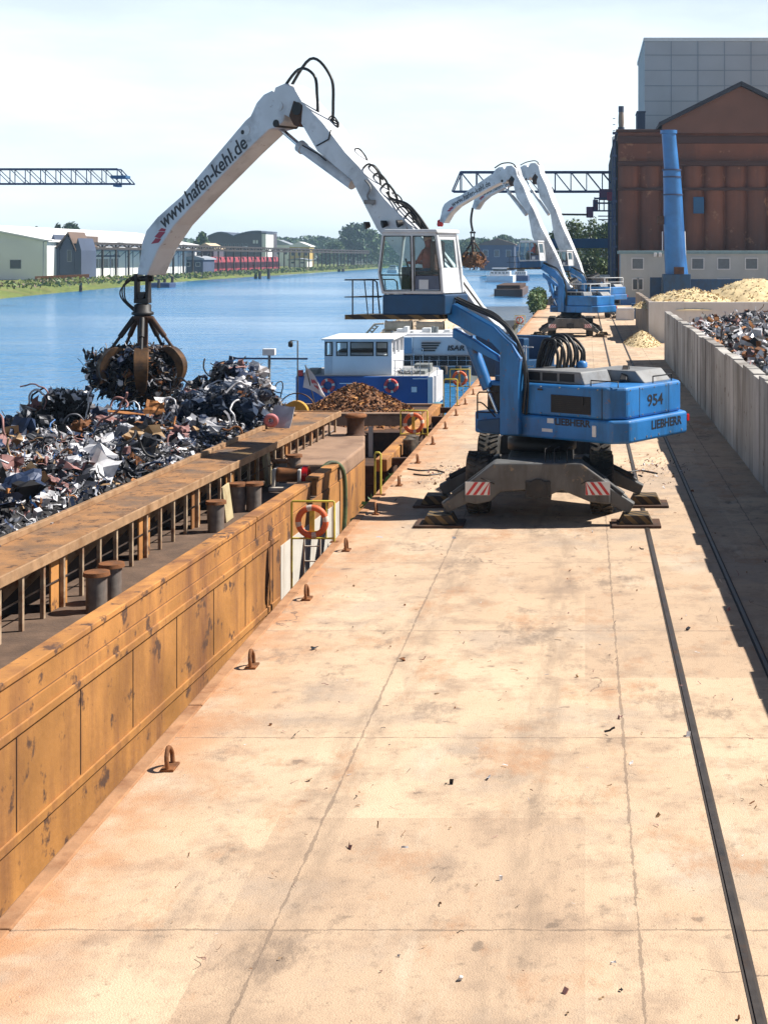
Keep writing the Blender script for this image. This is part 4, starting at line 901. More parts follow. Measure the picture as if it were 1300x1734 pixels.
    pane('door_panel', [(DB[0]-e, DB[1]+e), (RB[0]+e, RB[1]+e), (fr+e*.8, DB[1]+.41), (DB[0]-e, DB[1]+.41)], cl-.02, .03, slatepanel)
    pane('door_label', [(DB[0]-.16, DB[1]+.10), (DB[0]-.42, DB[1]+.10), (DB[0]-.42, DB[1]+.32), (DB[0]-.16, DB[1]+.32)], cl-.012, .006, cabwhite)
    for (p, q) in ((FT, FM), (FM, FB)):
        m = MB(); a_, b_ = cl-w, ci+w
        m.add([K.W(p[0], a_, p[1]), K.W(q[0], a_, q[1]), K.W(q[0], b_, q[1]), K.W(p[0], b_, p[1])]+[K.W(p[0]-.012, a_, p[1]), K.W(q[0]-.012, a_, q[1]), K.W(q[0]-.012, b_, q[1]), K.W(p[0]-.012, b_, p[1])], [(0, 1, 2, 3), (7, 6, 5, 4), (0, 4, 5, 1), (2, 6, 7, 3), (0, 3, 7, 4), (1, 5, 6, 2)]); m.build('windscreen', glass, root)
    # window gaskets
    m = MB(); g_ = .012
    def loop(pts, l): m.tube([K.W(f, l, z) for f, z in pts+[pts[0]]], g_, 5)
    loop([(FT[0]-e, FT[1]-e), (FM[0]-e, FM[1]), (FB[0]-e, FB[1]+e*1.5), (DB[0]+e, DB[1]+e*1.5), (DT[0]+e, DT[1]-e)], cl+.004)
    loop([(DT[0]-e, DT[1]-e), (DB[0]-e, DB[1]+e*1.5), (RB[0]+e*1.2, RB[1]+e*1.5), (RM[0]+e, RM[1]), (RT[0]+e, RT[1]-e)], cl+.004)
    hb = FM[1]-.05; m.tube([K.W(FM[0]-e, cl-.05, hb), K.W(DB[0]+e, cl-.05, hb)], .018, 6); m.tube([K.W(DB[0]-e, cl-.05, hb+.05), K.W(RM[0]+e, cl-.05, hb+.05)], .014, 6)
    m.build('window_gasket', black, root)
    mid = (ci+cl)/2; f0 = DB[0]-.12
    m = MB(); K.box(m, (f0-.28, mid-.24, FB[1]+.38), (f0+.25, mid+.24, FB[1]+.52)); K.box(m, (f0-.34, mid-.22, FB[1]+.5), (f0-.20, mid+.22, FB[1]+1.22)); K.box(m, (f0-.1, mid-.15, FB[1]+.03), (f0+.1, mid+.15, FB[1]+.38)); m.build('seat', seatbrown, root, bevel=.05)
    m = MB(); K.box(m, (f0+.30, mid+.12, FB[1]+.05), (f0+.55, mid+.30, FB[1]+.62)); K.box(m, (f0+.35, mid-.3, FB[1]+.05), (f0+.6, mid-.1, FB[1]+.60)); m.bar(K.W(f0+.42, mid+.2, FB[1]+.6), K.W(f0+.50, mid+.2, FB[1]+.82), .04); m.build('console', black, root, bevel=.02)
    bpy.data.objects.remove(cab)
    # ---- boom and stick
    fat = 1.0 if detail else 1.28
    def wide(p, a0, b0):
        ax = (Vector(b0)-Vector(a0)).normalized(); r_ = Vector(p)-Vector(a0); al = r_.dot(ax); q_ = Vector(a0)+ax*al+(r_-ax*al)*fat; return (q_.x, q_.y)
    bP = [wide(sim(p, FOOT, ELB, foot, elb), foot, elb) for p in boomP]
    nb_ = len(bP)-4; m = MB(); n = len(bP); fA, fB = foot[0], foot[0]+4.2
    far = lambda f: -WB+.44*max(0, min(1, (fB-f)/(fB-fA)))
    m.add([U.W(f, WB, z) for f, z in bP]+[U.W(f, far(f), z) for f, z in bP], [list(range(n)), list(range(n, 2*n))[::-1]]+[(i, n+i, n+(i+1) % n, (i+1) % n) for i in range(n)])
    m.build('boom', white, root, bevel=.02)
    sP = [wide(sim(p, ELB, TIP, elb, tip), elb, tip) for p in stickP]
    m = MB(); U.pr(m, sP, -WS, WS); m.build('stick', white, root, bevel=.035)
    BX = lambda x, y, l=0: (lambda q: U.W(q[0], l, q[1]))(sim(U1.fz(x, y, l), FOOT, ELB, foot, elb))
    SX = lambda x, y, l=0: (lambda q: U.W(q[0], l, q[1]))(sim(U1.fz(x, y, l), ELB, TIP, elb, tip))
    for n_, x, y, r_, mt, wdt in (('elbow_pin', 474, 180, .12, white, .385), ('boom_bracket', 504, 184, .17, black, .40), ('rod_pin', 467, 209, .10, black, .37)):
        q = sim(U1.fz(x, y, .36), FOOT, ELB, foot, elb); m = MB(); m.cyl(U.W(q[0], -wdt, q[1]), U.W(q[0], wdt, q[1]), r_, n=20); m.build(n_, mt, root, bevel=.01)
    m = MB(); q = [sim(U1.fz(x, y, .37), FOOT, ELB, foot, elb) for x, y in ((489, 196), (497, 170), (512, 178), (510, 207), (504, 215), (497, 212))]; U.pr(m, q, -.374, .374); m.build('elbow_bracket', rustdark, root, bevel=.02)
    m = MB(); m.prism([(0, 0)], None, None) if False else None
    cyl = MB(); cyl.cyl(BX(598, 312), BX(513, 251), .155, .14, 18); cyl.cyl(BX(514, 252), BX(508, 247), .17, n=18); c = cyl.build('stick_cylinder', white, root)
    m = MB(); m.cyl(BX(512, 250), BX(470, 214), .065, n=14); m.build('piston_rod', chrome, c)
    m = MB(); m.cyl(BX(700, 425, .62), BX(650, 380, .62), .05, n=10) if False else None
    if detail:
        m = MB()
        for k in range(4):
            l = -.10+.1*k; m.tube(catmull([BX(648+3*k, 330-2*k, l), BX(662, 336, l), BX(676+4*k, 345, l), BX(692+5*k, 364, l), BX(712+4*k, 388, l), BX(742+3*k, 430, l), BX(782, 476, l), BX(822, 530, l)], 6), .036, 7)
        for k in range(9):
            l = random.uniform(-.3, .3); x = 604+11*k+random.uniform(-6, 6); y = 279+1.22*(x-604)
            m.tube(catmull([BX(x-8, y-8, l), BX(x+6, y-16-random.uniform(0, 8), l+.1), BX(x+22, y+2-random.uniform(0, 10), l), BX(x+26, y+26, l-.1)], 5), random.uniform(.018, .032), 6)
        m.tube(catmull([SX(470, 165, .1), BX(505, 118, .1), BX(532, 128, .1), BX(537, 165, .1), BX(538, 192, .1)], 7), .04, 8)
        m.tube(catmull([SX(480, 170, -.1), BX(525, 100, -.1), BX(560, 130, -.1), BX(564, 180, -.1), BX(562, 216, -.1)], 7), .04, 8)
        for k in range(4): m.tube(catmull([BX(552+4*k, 208, -.15), BX(562, 196+5*k, -.1), BX(573, 208+2*k, -.1), BX(570, 216, -.2)], 5), .02, 6)
        m.build('boom_hoses', hosemat, root)
        m = MB()
        for x, y, l in ((626, 380, .2), (655, 378, .40), (681, 377, .42)): p = BX(x, y, l); m.cyl(p, p+Vector((-.12, -.05, -.03)), .07, .10, 14)
        m.each('work_lamp', black, root, 2)
        m = MB(); p = BX(622, 335, WB+.01)
        m.tube(catmull([BX(618, 305, WB+.02), BX(627, 318, WB+.06), BX(622, 333, WB+.08), BX(632, 347, WB+.04)], 5), .03, 7); m.box(BX(626, 342, WB+.06), (.28, .12, .10)); m.build('valve_block', hood, root, bevel=.01)
        m = MB(); 
        for (x0, y0), (x1, y1) in (((536, 247), (556, 236)), ((556, 236), (560, 220)), ((512, 246), (540, 262)), ((540, 262), (552, 272))): m.tube([BX(x0, y0, WB+.02), BX(x1, y1, WB+.02)], .018, 6)
        m.build('grease_lines', black, root)
        m = MB(); p = U1.fz(0, 0, 0)
        for k in range(9):                           # big hose loops over the swivel
            l = .55-.09*k; xs = 908+2.2*k+random.uniform(-2, 2); xe = 943+5.6*k; top = 566+random.uniform(-2, 7)+abs(k-5)*1.3; cx = (xs+xe)/2
            pp = [(908+2.5*k, 645), (xs+1, 612), (xs+7, 588), (cx-4, top+2), (cx+12, top+3), (xe-3, 584+abs(k-5)), (xe+1, 605), (xe-2, 640)]
            if k % 2: pp = [(912+2*k, 640), (918+2*k, 615), (926+2*k, 592), (cx+3, top+1), (cx+20, top+8), (xe+2, 596), (xe, 615), (xe-6, 640)]
            m.tube(catmull([(lambda q: U.W(q[0], l, q[1]))(U1.fz(x, y, l)) for x, y in pp], 6), .036, 8)
        m.build('hose_loops', hosemat, root)
        m = MB(); q = U1.fz(985, 632, .1); m.cyl(U.W(q[0], .1, q[1]-.25), U.W(q[0], .1, q[1]+.14), .10, .10, 16); m.lathe([(.12, 0), (.12, .1), (.06, .14)], U.W(q[0], .1, q[1]+.14), 16); m.build('air_intake', blue, root)
        m = MB()
        for x in (886, 890): m.tube([(lambda q: U.W(q[0], .9, q[1]))(U1.fz(x, y, .9)) for y in (585, 615, 650, 668)], .014, 6)
        for y in (588, 620, 650): m.tube([(lambda q: U.W(q[0], .9, q[1]))(U1.fz(x, y, .9)) for x in (876, 902)], .014, 6)
        m.build('hand_rail', platewhite, root)
        m = MB(); U.box(m, (-.15, .75, 2.9), (.35, 1.35, 3.02)); U.box(m, (.2, -.7, 2.905), (.85, .7, 3.3)); U.box(m, (-.1, -1.3, 2.9), (.5, -.8, 3.1)); m.build('deck_box', darkblue, root, bevel=.02)
    else:
        m = MB()
        for k in range(4):
            l = -.2+.12*k; m.tube(catmull([BX(600, 272, l), BX(650, 326, l), BX(692, 368, l), BX(742, 430, l), BX(812, 520, l)], 5), .05, 6)
        m.tube(catmull([SX(430, 165, .1), SX(465, 132, .1), BX(505, 128, .1), BX(545, 195, .1)], 7), .05, 7)
        m.build('boom_hoses', hosemat, root)
        m = MB()
        for k in range(9): m.tube(catmull([U.W(-.2-.05*k, .3-.1*k, 2.9), U.W(-.1, .3-.12*k, 3.7+.05*k), U.W(.5, .3-.12*k, 3.9), U.W(.8, .3-.1*k, 3.1)], 6), .04, 6)
        m.build('hose_loops', hosemat, root)
        m = MB(); U.box(m, (-.15, .75, 2.9), (.55, 1.35, 3.25)); U.box(m, (.2, -.7, 2.905), (.85, .7, 3.5)); U.box(m, (-.1, -1.3, 2.9), (.7, -.8, 3.3)); m.each('deck_box', darkblue, root, bevel=.02)
        m = MB()
        for l in (-1.3, 1.3): m.tube([U.W(-2.6, l, 2.9), U.W(-2.6, l, 3.75), U.W(-.3, l, 3.75), U.W(-.3, l, 2.9)], .03, 6)
        m.tube([U.W(-2.6, -1.3, 3.75), U.W(-2.6, 1.3, 3.75)], .03, 6); m.tube([U.W(-2.6, -1.3, 3.35), U.W(-2.6, 1.3, 3.35)], .025, 6); m.build('deck_rail', trim, root)
    # boom feet brackets and the lifting cylinder beside the boom
    m = MB(); U.box(m, (foot[0]-1.3, -.62, 2.9), (foot[0]+.25, -.40, foot[1]+.1)); U.box(m, (foot[0]-1.3, .40, 2.9), (foot[0]+.25, .62, foot[1]+.1)); m.each('boom_bracket_tower', darkblue, root, bevel=.03)
    if text:
        s0, s1 = U.fz(277, 388, WS+.012) if detail else None, U.fz(419, 243, WS+.012) if detail else None
    p0 = sim(U1.fz(277, 389, WS+.01), ELB, TIP, elb, tip); p1 = sim(U1.fz(420, 248, WS+.01), ELB, TIP, elb, tip)
    d = Vector(p1)-Vector(p0); xd = U.F*d.x+Vector((0, 0, d.y)); yd = (U.L.cross(xd)).normalized()
    text_mesh('stick_lettering', 'www.hafen-kehl.de', textmat, root, U.W(p0[0], WS+.004, p0[1]), xd, yd, .42, d.length, thick=.006, bold=.012)
    m = MB()
    for pp in ([(262, 401), (270, 392), (280, 393), (271, 404)], [(256, 413), (264, 403), (273, 405), (268, 411)], [(268, 391), (274, 386), (281, 388), (279, 392)]):
        q = [sim(U1.fz(x, y, WS+.01), ELB, TIP, elb, tip) for x, y in pp]; m.prism(q, lambda f, z: U.W(f, WS+.012, z), lambda f, z: U.W(f, WS+.004, z))
    m.build('stick_emblem', textred, root)
    if detail:
        q = U1.fz(418, 221, WS); m = MB(); m.cyl(U.W(q[0], WS, q[1]), U.W(q[0], WS+.02, q[1]), .13, n=24); p_ = U1.fz(412, 224, WS); q = m.build('round_plate', cabwhite, root, bevel=.005)
        m = MB(); m.cyl(U.W(p_[0], WS+.02, p_[1]), U.W(p_[0], WS+.03, p_[1]), .06, n=16); m.build('plate_knob', black, q)
    T = U.W(tip[0], 0, tip[1]-grabdrop)
    if grabdrop: m = MB(); m.tube(catmull([U.W(tip[0], 0, tip[1]), U.W(tip[0]+.25, 0, tip[1]-grabdrop*.5), T+Vector((0, 0, .1))], 5), .12, 8); m.build('hanger', black, root)
    if hasgrab: grapple(root, T+Vector((0, 0, -.05)), hose=detail)
    if tipred: m = MB(); m.lathe([(.2, -.35), (.26, -.2), (.22, .1), (.1, .2)], T, 16); m.build('tip_coupling', lampred, root)
    return root, T
h1, T1 = handler('nearest and largest blue and white material handler with loaded grab', C1, A1, FOOT, ELB, TIP, True, True)
C2 = (-1.05, 103.5); U2 = Pl(C2, A1)
h2, T2 = handler('smaller second material handler standing further down the quay with red boom tip', C2, A1, U2.fz(958, 492, 0), U2.fz(853, 294, 0), U2.fz(745, 376, 0), False, False, False, True, 0, .55)
C3 = (.75, 134.0); U3 = Pl(C3, R(48))
h3, T3 = handler('furthest material handler mostly hidden behind the second one', C3, R(48), U3.fz(992, 500, 0), U3.fz(893, 290, 0), U3.fz(800, 352, 0), False, False, True, False, 2.5)
# loads in the grabs
def clump(name, lab, c, rx, ry, rz, n, pal, mats, core):
    m = MB(); bm = bmesh.new(); bmesh.ops.create_icosphere(bm, subdivisions=3, radius=1)
    for v in bm.verts:
        k = .78+.3*noise.noise(v.co*1.7+Vector((c.x, 0, 0))); v.co = Vector((v.co.x*rx*k, v.co.y*ry*k, v.co.z*rz*k))+c
    bm.verts.index_update(); m.add([v.co.copy() for v in bm.verts], [[v.index for v in f.verts] for f in bm.faces], core); bm.free()
    for i in range(n):
        d = rv().normalized(); k = random.uniform(.72, 1.08); p = c+Vector((d.x*rx*k, d.y*ry*k, d.z*rz*k)); scrap_piece(m, p, random.uniform(.07, .30), random.choice(pal), 1.0)
    return tag(m.build(name, mats, origin=c), lab, 'scrap load')
clump('grab_load', 'dark ragged clump of scrap clutched in the nearest grab', T1+Vector((-.12, .12, -2.80)), 1.14, 1.05, .82, 3000, PALDARK+[0, 8, 8, 5, 8, 8]*5, SC, 8)
c = T1+Vector((-1.15, .15, -2.70)); m = MB()
cl_ = lambda v: max(-.52, min(.52, v))
for i in range(650): scrap_piece(m, c+Vector((.1+cl_(random.gauss(-.1, .27)), cl_(random.gauss(0, .27)), cl_(random.gauss(.05, .26)))), random.uniform(.07, .28), random.choice(PALDARK), 1)
tag(m.build('grab_load', SC, origin=c), 'ragged scrap bundle bulging out of the grab towards the far bank', 'scrap load')
m = MB()
for i in range(30):
    p = T1+Vector((random.gauss(.0, .35), random.gauss(0, .3), -3.5)); pts = [p]
    for k in range(4): p = p+Vector((random.gauss(0, .09), random.gauss(0, .09), -random.uniform(.08, .2))); pts.append(p)
    m.tube(pts, .014, 4, random.choice([0, 1]))
tag(m.build('dangling_wire', [black, rust], origin=T1+Vector((0, 0, -3.4))), 'thin wires dangling under the scrap in the nearest grab', 'wires', kind='stuff')
c = T3+Vector((0, 0, -3.0)); clump('rusty_load', 'rust orange load of swarf hanging in the furthest grab', c, 1.5, 1.3, .8, 400, [0, 1, 0], [rustgrain, rustorange], 0)
# operator in the second machine's cab
K2 = Pl(C2, A1+R(5)); FBq = K1.fz(699, 497, 1.78); f0 = FBq[0]-.12; z0 = FBq[1]; l0 = 1.35
def clothes(name, top):
    m = bpy.data.materials.new(name); m.use_nodes = True; nt = m.node_tree; b = nt.nodes['Principled BSDF']; b.inputs['Roughness'].default_value = .85
    tc = nd(nt, 'ShaderNodeTexCoord'); sp_ = nd(nt, 'ShaderNodeSeparateXYZ'); nt.links.new(tc.outputs['Object'], sp_.inputs[0])
    gt_ = nd(nt, 'ShaderNodeMath', operation='GREATER_THAN'); gt_.inputs[1].default_value = .20; nt.links.new(sp_.outputs[2], gt_.inputs[0])
    mx = nd(nt, 'ShaderNodeMix', data_type='RGBA'); mx.inputs[6].default_value = (.05, .07, .14, 1); mx.inputs[7].default_value = (*top, 1); nt.links.new(gt_.outputs[0], mx.inputs[0]); nt.links.new(mx.outputs[2], b.inputs['Base Color'])
    return m
def person(K2, org_f, l, z, mt, lab):
    W = lambda f, d, h: K2.W(org_f+f, l+d, z+h)
    J = [((0, 0, .60), .16), ((0, 0, .85), .17), ((-.03, 0, 1.08), .16), ((-.02, 0, 1.20), .07), ((.0, 0, 1.30), .10), ((.01, 0, 1.42), .09)]
    E = [(0, 1), (1, 2), (2, 3), (3, 4), (4, 5)]
    for sd in (-1, 1):
        b = len(J); J += [((-.02, sd*.2, 1.08), .07), ((.12, sd*.25, .84), .05), ((.36, sd*.2, .82), .04), ((.44, sd*.19, .84), .035)]; E += [(2, b), (b, b+1), (b+1, b+2), (b+2, b+3)]
        b = len(J); J += [((.05, sd*.1, .58), .10), ((.45, sd*.12, .58), .075), ((.5, sd*.12, .15), .05), ((.62, sd*.12, .08), .045)]; E += [(0, b), (b, b+1), (b+1, b+2), (b+2, b+3)]
    me = bpy.data.meshes.new('person'); org = W(0, 0, .5)
    me.from_pydata([W(*p)-org for p, r in J], E, []); o = bpy.data.objects.new('person', me); COL.objects.link(o); o.location = org
    sk = o.modifiers.new('skin', 'SKIN'); o.modifiers.new('sub', 'SUBSURF').levels = 1
    for i, (p, r) in enumerate(J): me.skin_vertices[0].data[i].radius = (r, r)
    me.skin_vertices[0].data[0].use_root = True
    me.materials.append(mt)
    m = MB(); m.lathe([(.05, -.12), (.09, -.06), (.105, .02), (.095, .09), (.05, .135)], W(.02, 0, 1.40), 14); m.build('head', skinm, o)
    m = MB(); m.lathe([(.112, .02), (.108, .09), (.06, .15)], W(.01, 0, 1.40), 14); m.build('hair', black, o)
    return tag(o, lab, 'person')
person(K2, f0-.02, l0, z0+.42, clothes('red_shirt_jeans', (.45, .04, .03)), 'person in red shirt seated inside the second crane cab')
person(K1, f0+.0, l0, z0-.12, clothes('brown_shirt_jeans', (.28, .075, .055)), 'person in brown shirt seated at the controls of the nearest crane cab')
# ================================================================== BOATS
WZ = -2.8
rb = thing('work_pontoon', 'low rusty work barge carrying the orange swarf pile behind the scrap barge', 'barge', (-11, 52, WZ))
m = MB(); m.b2((-16.8, 45.2, -3.3), (-6.1, 61, -1.6)); m.b2((-16.8, 52, -1.6), (-6.1, 61, -.75)); m.b2((-16.8, 45.2, -1.6), (-6.1, 45.6, -.95)); m.b2((-6.5, 45.6, -1.6), (-6.1, 52, -.8)); m.b2((-16.8, 45.6, -1.6), (-16.4, 52, -.8)); m.build('hull', rustdark, rb, bevel=.03)
m = MB(); m.b2((-16.85, 51.85, -.48), (-6.05, 52.1, -.10)); m.b2((-16.9, 51.80, -.09), (-6.0, 52.2, -.02)); m.b2((-16.85, 60.9, -.74), (-6.05, 61.1, -.62)); m.each('coaming', deckbrown, rb, bevel=.015)
m = MB()
for x in (-7.9, -9.7): m.b2((x, 51.75, -1.6), (x+.16, 51.84, -.5))
m.each('white_post', hullwhite, rb)
mound('swarf_pile', 'conical pile of rusty orange swarf in front of the blue boat', 'swarf pile', -9.0, 56, 2.7, 3.6, 1.42, -.72, rustgrain, None, 50, .12, 5200, [rustgrain, rustorange, rustdark, rust], .075, 1.25)
mound('swarf_pile', 'small flat remnant of rusty swarf at the foot of the bigger pile', 'swarf pile', -6.9, 54.5, .8, 1.6, .5, -.72, rustgrain, None, 24, .06, 500, [rustgrain, rustorange, rustdark], .06, 1.2)
q = Vector((-9.7, 49.0, -.55))
yw = thing('cable_drum', 'yellow half round cable drum with hoop beside the scrap', 'cable drum', at(505, 692, 47))
q = at(503, 700, 47.0); m = MB(); m.cyl(q+Vector((-.05, .2, 0)), q+Vector((-.05, -.1, 0)), .42, n=24); m.build('drum', yellow if False else pm('drum_yellow', (.58, .32, .04), .5, 0, .2, 5, (.3, .12, .03), .4, 4), yw)
m = MB(); m.tube([q+Vector((math.cos(a)*.62, 0, math.sin(a)*.62+.05)) for a in [i*math.pi/14 for i in range(15)]], .022, 6); m.tube([q+Vector((0, 0, 0)), q+Vector((0, 0, .65))], .018, 6); m.build('hoop', tinebrown, yw)
m = MB(); m.b2(q+Vector((-.7, -.2, -.95)), q+Vector((.7, .35, -.40))); m.build('stand', rustdark, yw, bevel=.02)
def bx(mb, x0, x1, y0, y1, z0, z1): return mb.b2((x0, y0, z0), (x1, y1, z1))
# blue tug
Yt = 75.0; tp = lambda px, py, Y=Yt: at(px, py, Y)
tug = thing('blue_tug', 'dark blue river boat with white wheelhouse and orange rings on its stern', 'boat', (-11.7, 78, WZ))
hp = [(-15.35, 75.25), (-15.1, 75.0), (-8.35, 75.0), (-8.05, 75.3), (-7.95, 79), (-8.3, 81.2), (-9.4, 82.2), (-14, 82.2), (-15.1, 81.2), (-15.45, 79)]
m = MB(); m.prism(hp, lambda x, y: (x, y, -3.3), lambda x, y: (x, y, -.62)); m.build('hull', tugblue, tug, bevel=.08)
m = MB(); m.prism(hp, lambda x, y: (-11.7+(x+11.7)*1.008, 78.6+(y-78.6)*1.012, -2.25), lambda x, y: (-11.7+(x+11.7)*1.008, 78.6+(y-78.6)*1.012, -2.12)); m.build('rubbing_strake', tugwhite, tug, bevel=.02)
m = MB(); bx(m, -8.30, -7.90, 75.35, 79, -2.1, -.60); bx(m, -8.32, -8.02, 74.97, 75.34, -2.1, -.62); m.build('white_quarter', tugwhite, tug, bevel=.05)
m = MB(); a, b = tp(546, 638), tp(661, 577)
w0, w1 = a.x, b.x; y0, y1 = 75.5, 80.5; zb, zt = -.615, b.z
zw0, zw1 = tp(0, 604).z, tp(0, 580).z
bx(m, w0, w1, y0, y1, zb, zw0); bx(m, w0, w1, y0, y1, zw1, zt)
for px0, px1 in ((546, 547.5), (560.5, 566.5), (586, 590), (630, 634), (654, 661)): bx(m, tp(px0, 0).x, tp(px1, 0).x, y0, y0+.12, zw0+.001, zw1-.001)
bx(m, w0, w0+.1, y0+.13, y0+.4, zw0+.001, zw1-.001); bx(m, w1-.1, w1, y0+.13, y0+.4, zw0+.001, zw1-.001)
for yy in (77, 78.6): bx(m, w0, w0+.1, yy, yy+.25, zw0+.001, zw1-.001); bx(m, w1-.1, w1, yy, yy+.25, zw0+.001, zw1-.001)
bx(m, w0, w1, y1-.12, y1, zw0+.001, zw1-.001); m.build('wheelhouse', tugwhite, tug, bevel=.02)
m = MB(); bx(m, w0-.12, w1+.15, y0-.25, y1+.2, zt+.002, zt+.09); m.build('wheelhouse_roof', trim, tug, bevel=.025)
for px0, px1 in ((547.5, 560.5), (566.5, 586), (590, 630), (634, 654)):
    m = MB(); bx(m, tp(px0, 0).x+.02, tp(px1, 0).x-.02, y0+.05, y0+.075, zw0+.02, zw1-.02); wn = m.build('wheelhouse_window', glass, tug)
    m = MB(); X0, X1 = tp(px0, 0).x, tp(px1, 0).x; e = .05
    for q_ in ((X0, X0+e, zw0, zw1), (X1-e, X1, zw0, zw1), (X0+e, X1-e, zw0, zw0+e), (X0+e, X1-e, zw1-e, zw1)): bx(m, q_[0], q_[1], y0-.02, y0+.045, q_[2], q_[3])
    m.build('window_frame', black, wn)
m = MB(); bx(m, w0+.3, w1-.4, 78.2, 79.6, zb, zw0+.15); m.build('console', black, tug)
m = MB(); bx(m, w0+.06, w0+.42, y0-.02, y0-.005, zb+.1, zw0-.05); m.build('cabin_door', pm('door_pale', (.5, .53, .58), .5), tug)
m = MB(); bx(m, w1+.3, w1+1.7, 76.2, 77.6, -.615, -.42); bx(m, w1+.9, w1+1.8, 77.8, 79, -.615, -.2); bx(m, w0-1.1, w0-.5, 76.2, 77.5, -.615, -.35); m.each('deck_hatch', shipgrey, tug, bevel=.03)
m = MB(); m.prism([(-11.7+(x+11.7)*.97, 78.6+(y-78.6)*.97) for x, y in hp], lambda x, y: (x, y, -.64), lambda x, y: (x, y, -.617)); m.build('deck', pm('tug_deck', (.33, .33, .33), .8, 0, .2, 1), tug)
m = MB()
for i in range(40): scrap_piece(m, (random.uniform(w1+.2, w1+1.5), random.uniform(75.6, 76.1), -.5+random.random()*.12), .16, random.choice([0, 1, 3, 8]))
m.build('deck_gear', SC, tug)
m = MB()
for k in range(6): x = w1+.2+.45*k; m.tube([(x, 75.2, -.62), (x, 75.2, .2)], .018, 5)
for z in (-.2, .2): m.tube([(w1+.1, 75.2, z), (-8.1, 75.2, z)], .014, 5)
m.build('deck_rail', chrome, tug)
m = MB(); bx(m, tp(701, 0).x-.14, tp(701, 0).x+.14, 74.96, 74.985, tp(0, 664).z, tp(0, 655).z); m.build('stern_plate', platewhite, tug)
m = MB(); bx(m, tp(703, 0).x-.14, tp(703, 0).x+.9, 74.975, 74.99, tp(0, 642).z, tp(0, 640.5).z); bx(m, tp(575, 0).x, tp(600, 0).x, 74.975, 74.99, tp(0, 650).z, tp(0, 648.5).z); m.build('stern_line', tugwhite, tug)
m = MB(); bx(m, tp(503, 0).x, tp(512, 0).x, 75.05, 75.3, -.615, -.30); m.build('stern_lamp', lampred, tug, bevel=.03)
for px, py, lb in ((555, 653, 'red and white ring on the blue boat stern next to the white flag'), (662, 653.5, 'red and white ring on the blue boat stern below the wheelhouse corner')):
    m = MB(); p = tp(px, py, 74.86); m.torus(p, .30, .085, None, 32, 10, 0, 1); tag(m.build('lifebuoy', [pm('ring_red', (.62, .05, .04), .5), ringwhite], origin=p), lb, 'lifebuoy', 'rings on the blue boat stern')
# mast with radar bar and lamp pole
q = at(456, 665, 59.5); rm = thing('radar_mast', 'grey mast with long crossbar and box lamp rising behind the scrap mound', 'mast', Vector((q.x, 59.5, -.74)))
pz = lambda x, y: at(x, y, 59.5)
m = MB(); m.tube([Vector((q.x, 59.5, -.74)), pz(456, 600)], .06, 8); m.build('pole', shipgrey, rm)
m = MB(); m.bar(pz(392, 607), pz(521, 607.5), .07, .07); m.build('crossbar', steelblue, rm)
m = MB(); m.box(pz(456, 596), (.52, .3, .28)); m.build('lamp_box', platewhite, rm, bevel=.02)
q = at(504, 640, 60); lp = thing('lantern_pole', 'thin dark pole with small hanging lantern left of the white wheelhouse', 'pole', Vector((q.x, 60, -.74)))
m = MB(); m.tube([Vector((q.x, 60, -.74)), at(504, 577, 60), at(492, 577, 60)], .03, 6); m.build('pole', black, lp)
m = MB(); m.lathe([(.05, -.16), (.1, -.12), (.1, .05), (.04, .1)], at(492, 581.5, 60), 10); m.build('lantern', black, lp)
# flag on a staff
q = at(520, 690, 58); fg = thing('white_flag', 'white flag with red emblem drooping on its staff before the blue hull', 'flag', Vector((q.x, 58, -.7)))
m = MB(); m.tube([at(534, 688, 58), at(517, 618, 58)], .022, 6); m.build('staff', bark, fg)
m = MB(); G = 10; vs = []
top, bot = at(518, 622, 58), at(514, 658, 58)
for j in range(G+1):
    for i in range(G+1):
        u, v = i/G, j/G; px = 518+u*(28+22*v)-v*5; py = 622+v*34+u*(10+34*u*(1-.35*v)); vs.append(at(px, py, 58+.10*math.sin(u*7+v*2)))
n = len(vs); off = Vector((0, .008, 0))
fs = [(j*(G+1)+i, j*(G+1)+i+1, (j+1)*(G+1)+i+1, (j+1)*(G+1)+i) for j in range(G) for i in range(G)]
m.add(vs+[p+off for p in vs], [], 0)
for k, f_ in enumerate(fs):
    i, j = k % G, k//G; mi = 1 if (3 <= i <= 5 and 3 <= j <= 6 and (i+j) % 3) else 0
    m.f.append(list(f_)); m.m.append(mi); m.sm.append(True); m.f.append([n+x for x in f_[::-1]]); m.m.append(mi); m.sm.append(True)
m.build('cloth', [flagw, pm('flag_red', (.55, .10, .12), .8)], fg)
# white ship with black louvres and painted name
Ys = 96.0; sp = lambda px, py, Y=Ys: at(px, py, Y)
sh = thing('white_cargo_ship', 'white bowed cargo ship with black louvre stripes and painted name on its stern', 'ship', (-10, 100, WZ))
X0, X1 = sp(640, 0).x, sp(808, 0).x
hull = [(X0, 96.3), (X0+.5, 96), (X1-.6, 96), (X1+.1, 97.5), (X1+.2, 150), (X0-.6, 150), (X0-.3, 98)]
m = MB(); m.prism(hull, lambda x, y: (x, y, -3.3), lambda x, y: (x, y, sp(0, 618).z)); m.build('hull', shipgrey, sh, bevel=.06)
m = MB(); m.prism([(x*1.0+(.06 if x > -10 else -.06), y-.08) for x, y in hull], lambda x, y: (x, y, sp(0, 618).z+.003), lambda x, y: (x, y, sp(0, 603).z)); m.build('black_band', black, sh, bevel=.04)
m = MB(); bx(m, sp(708, 0).x, X1-.2, 95.85, 95.91, sp(0, 621).z, sp(0, 619).z); m.build('white_line', tugwhite, sh)
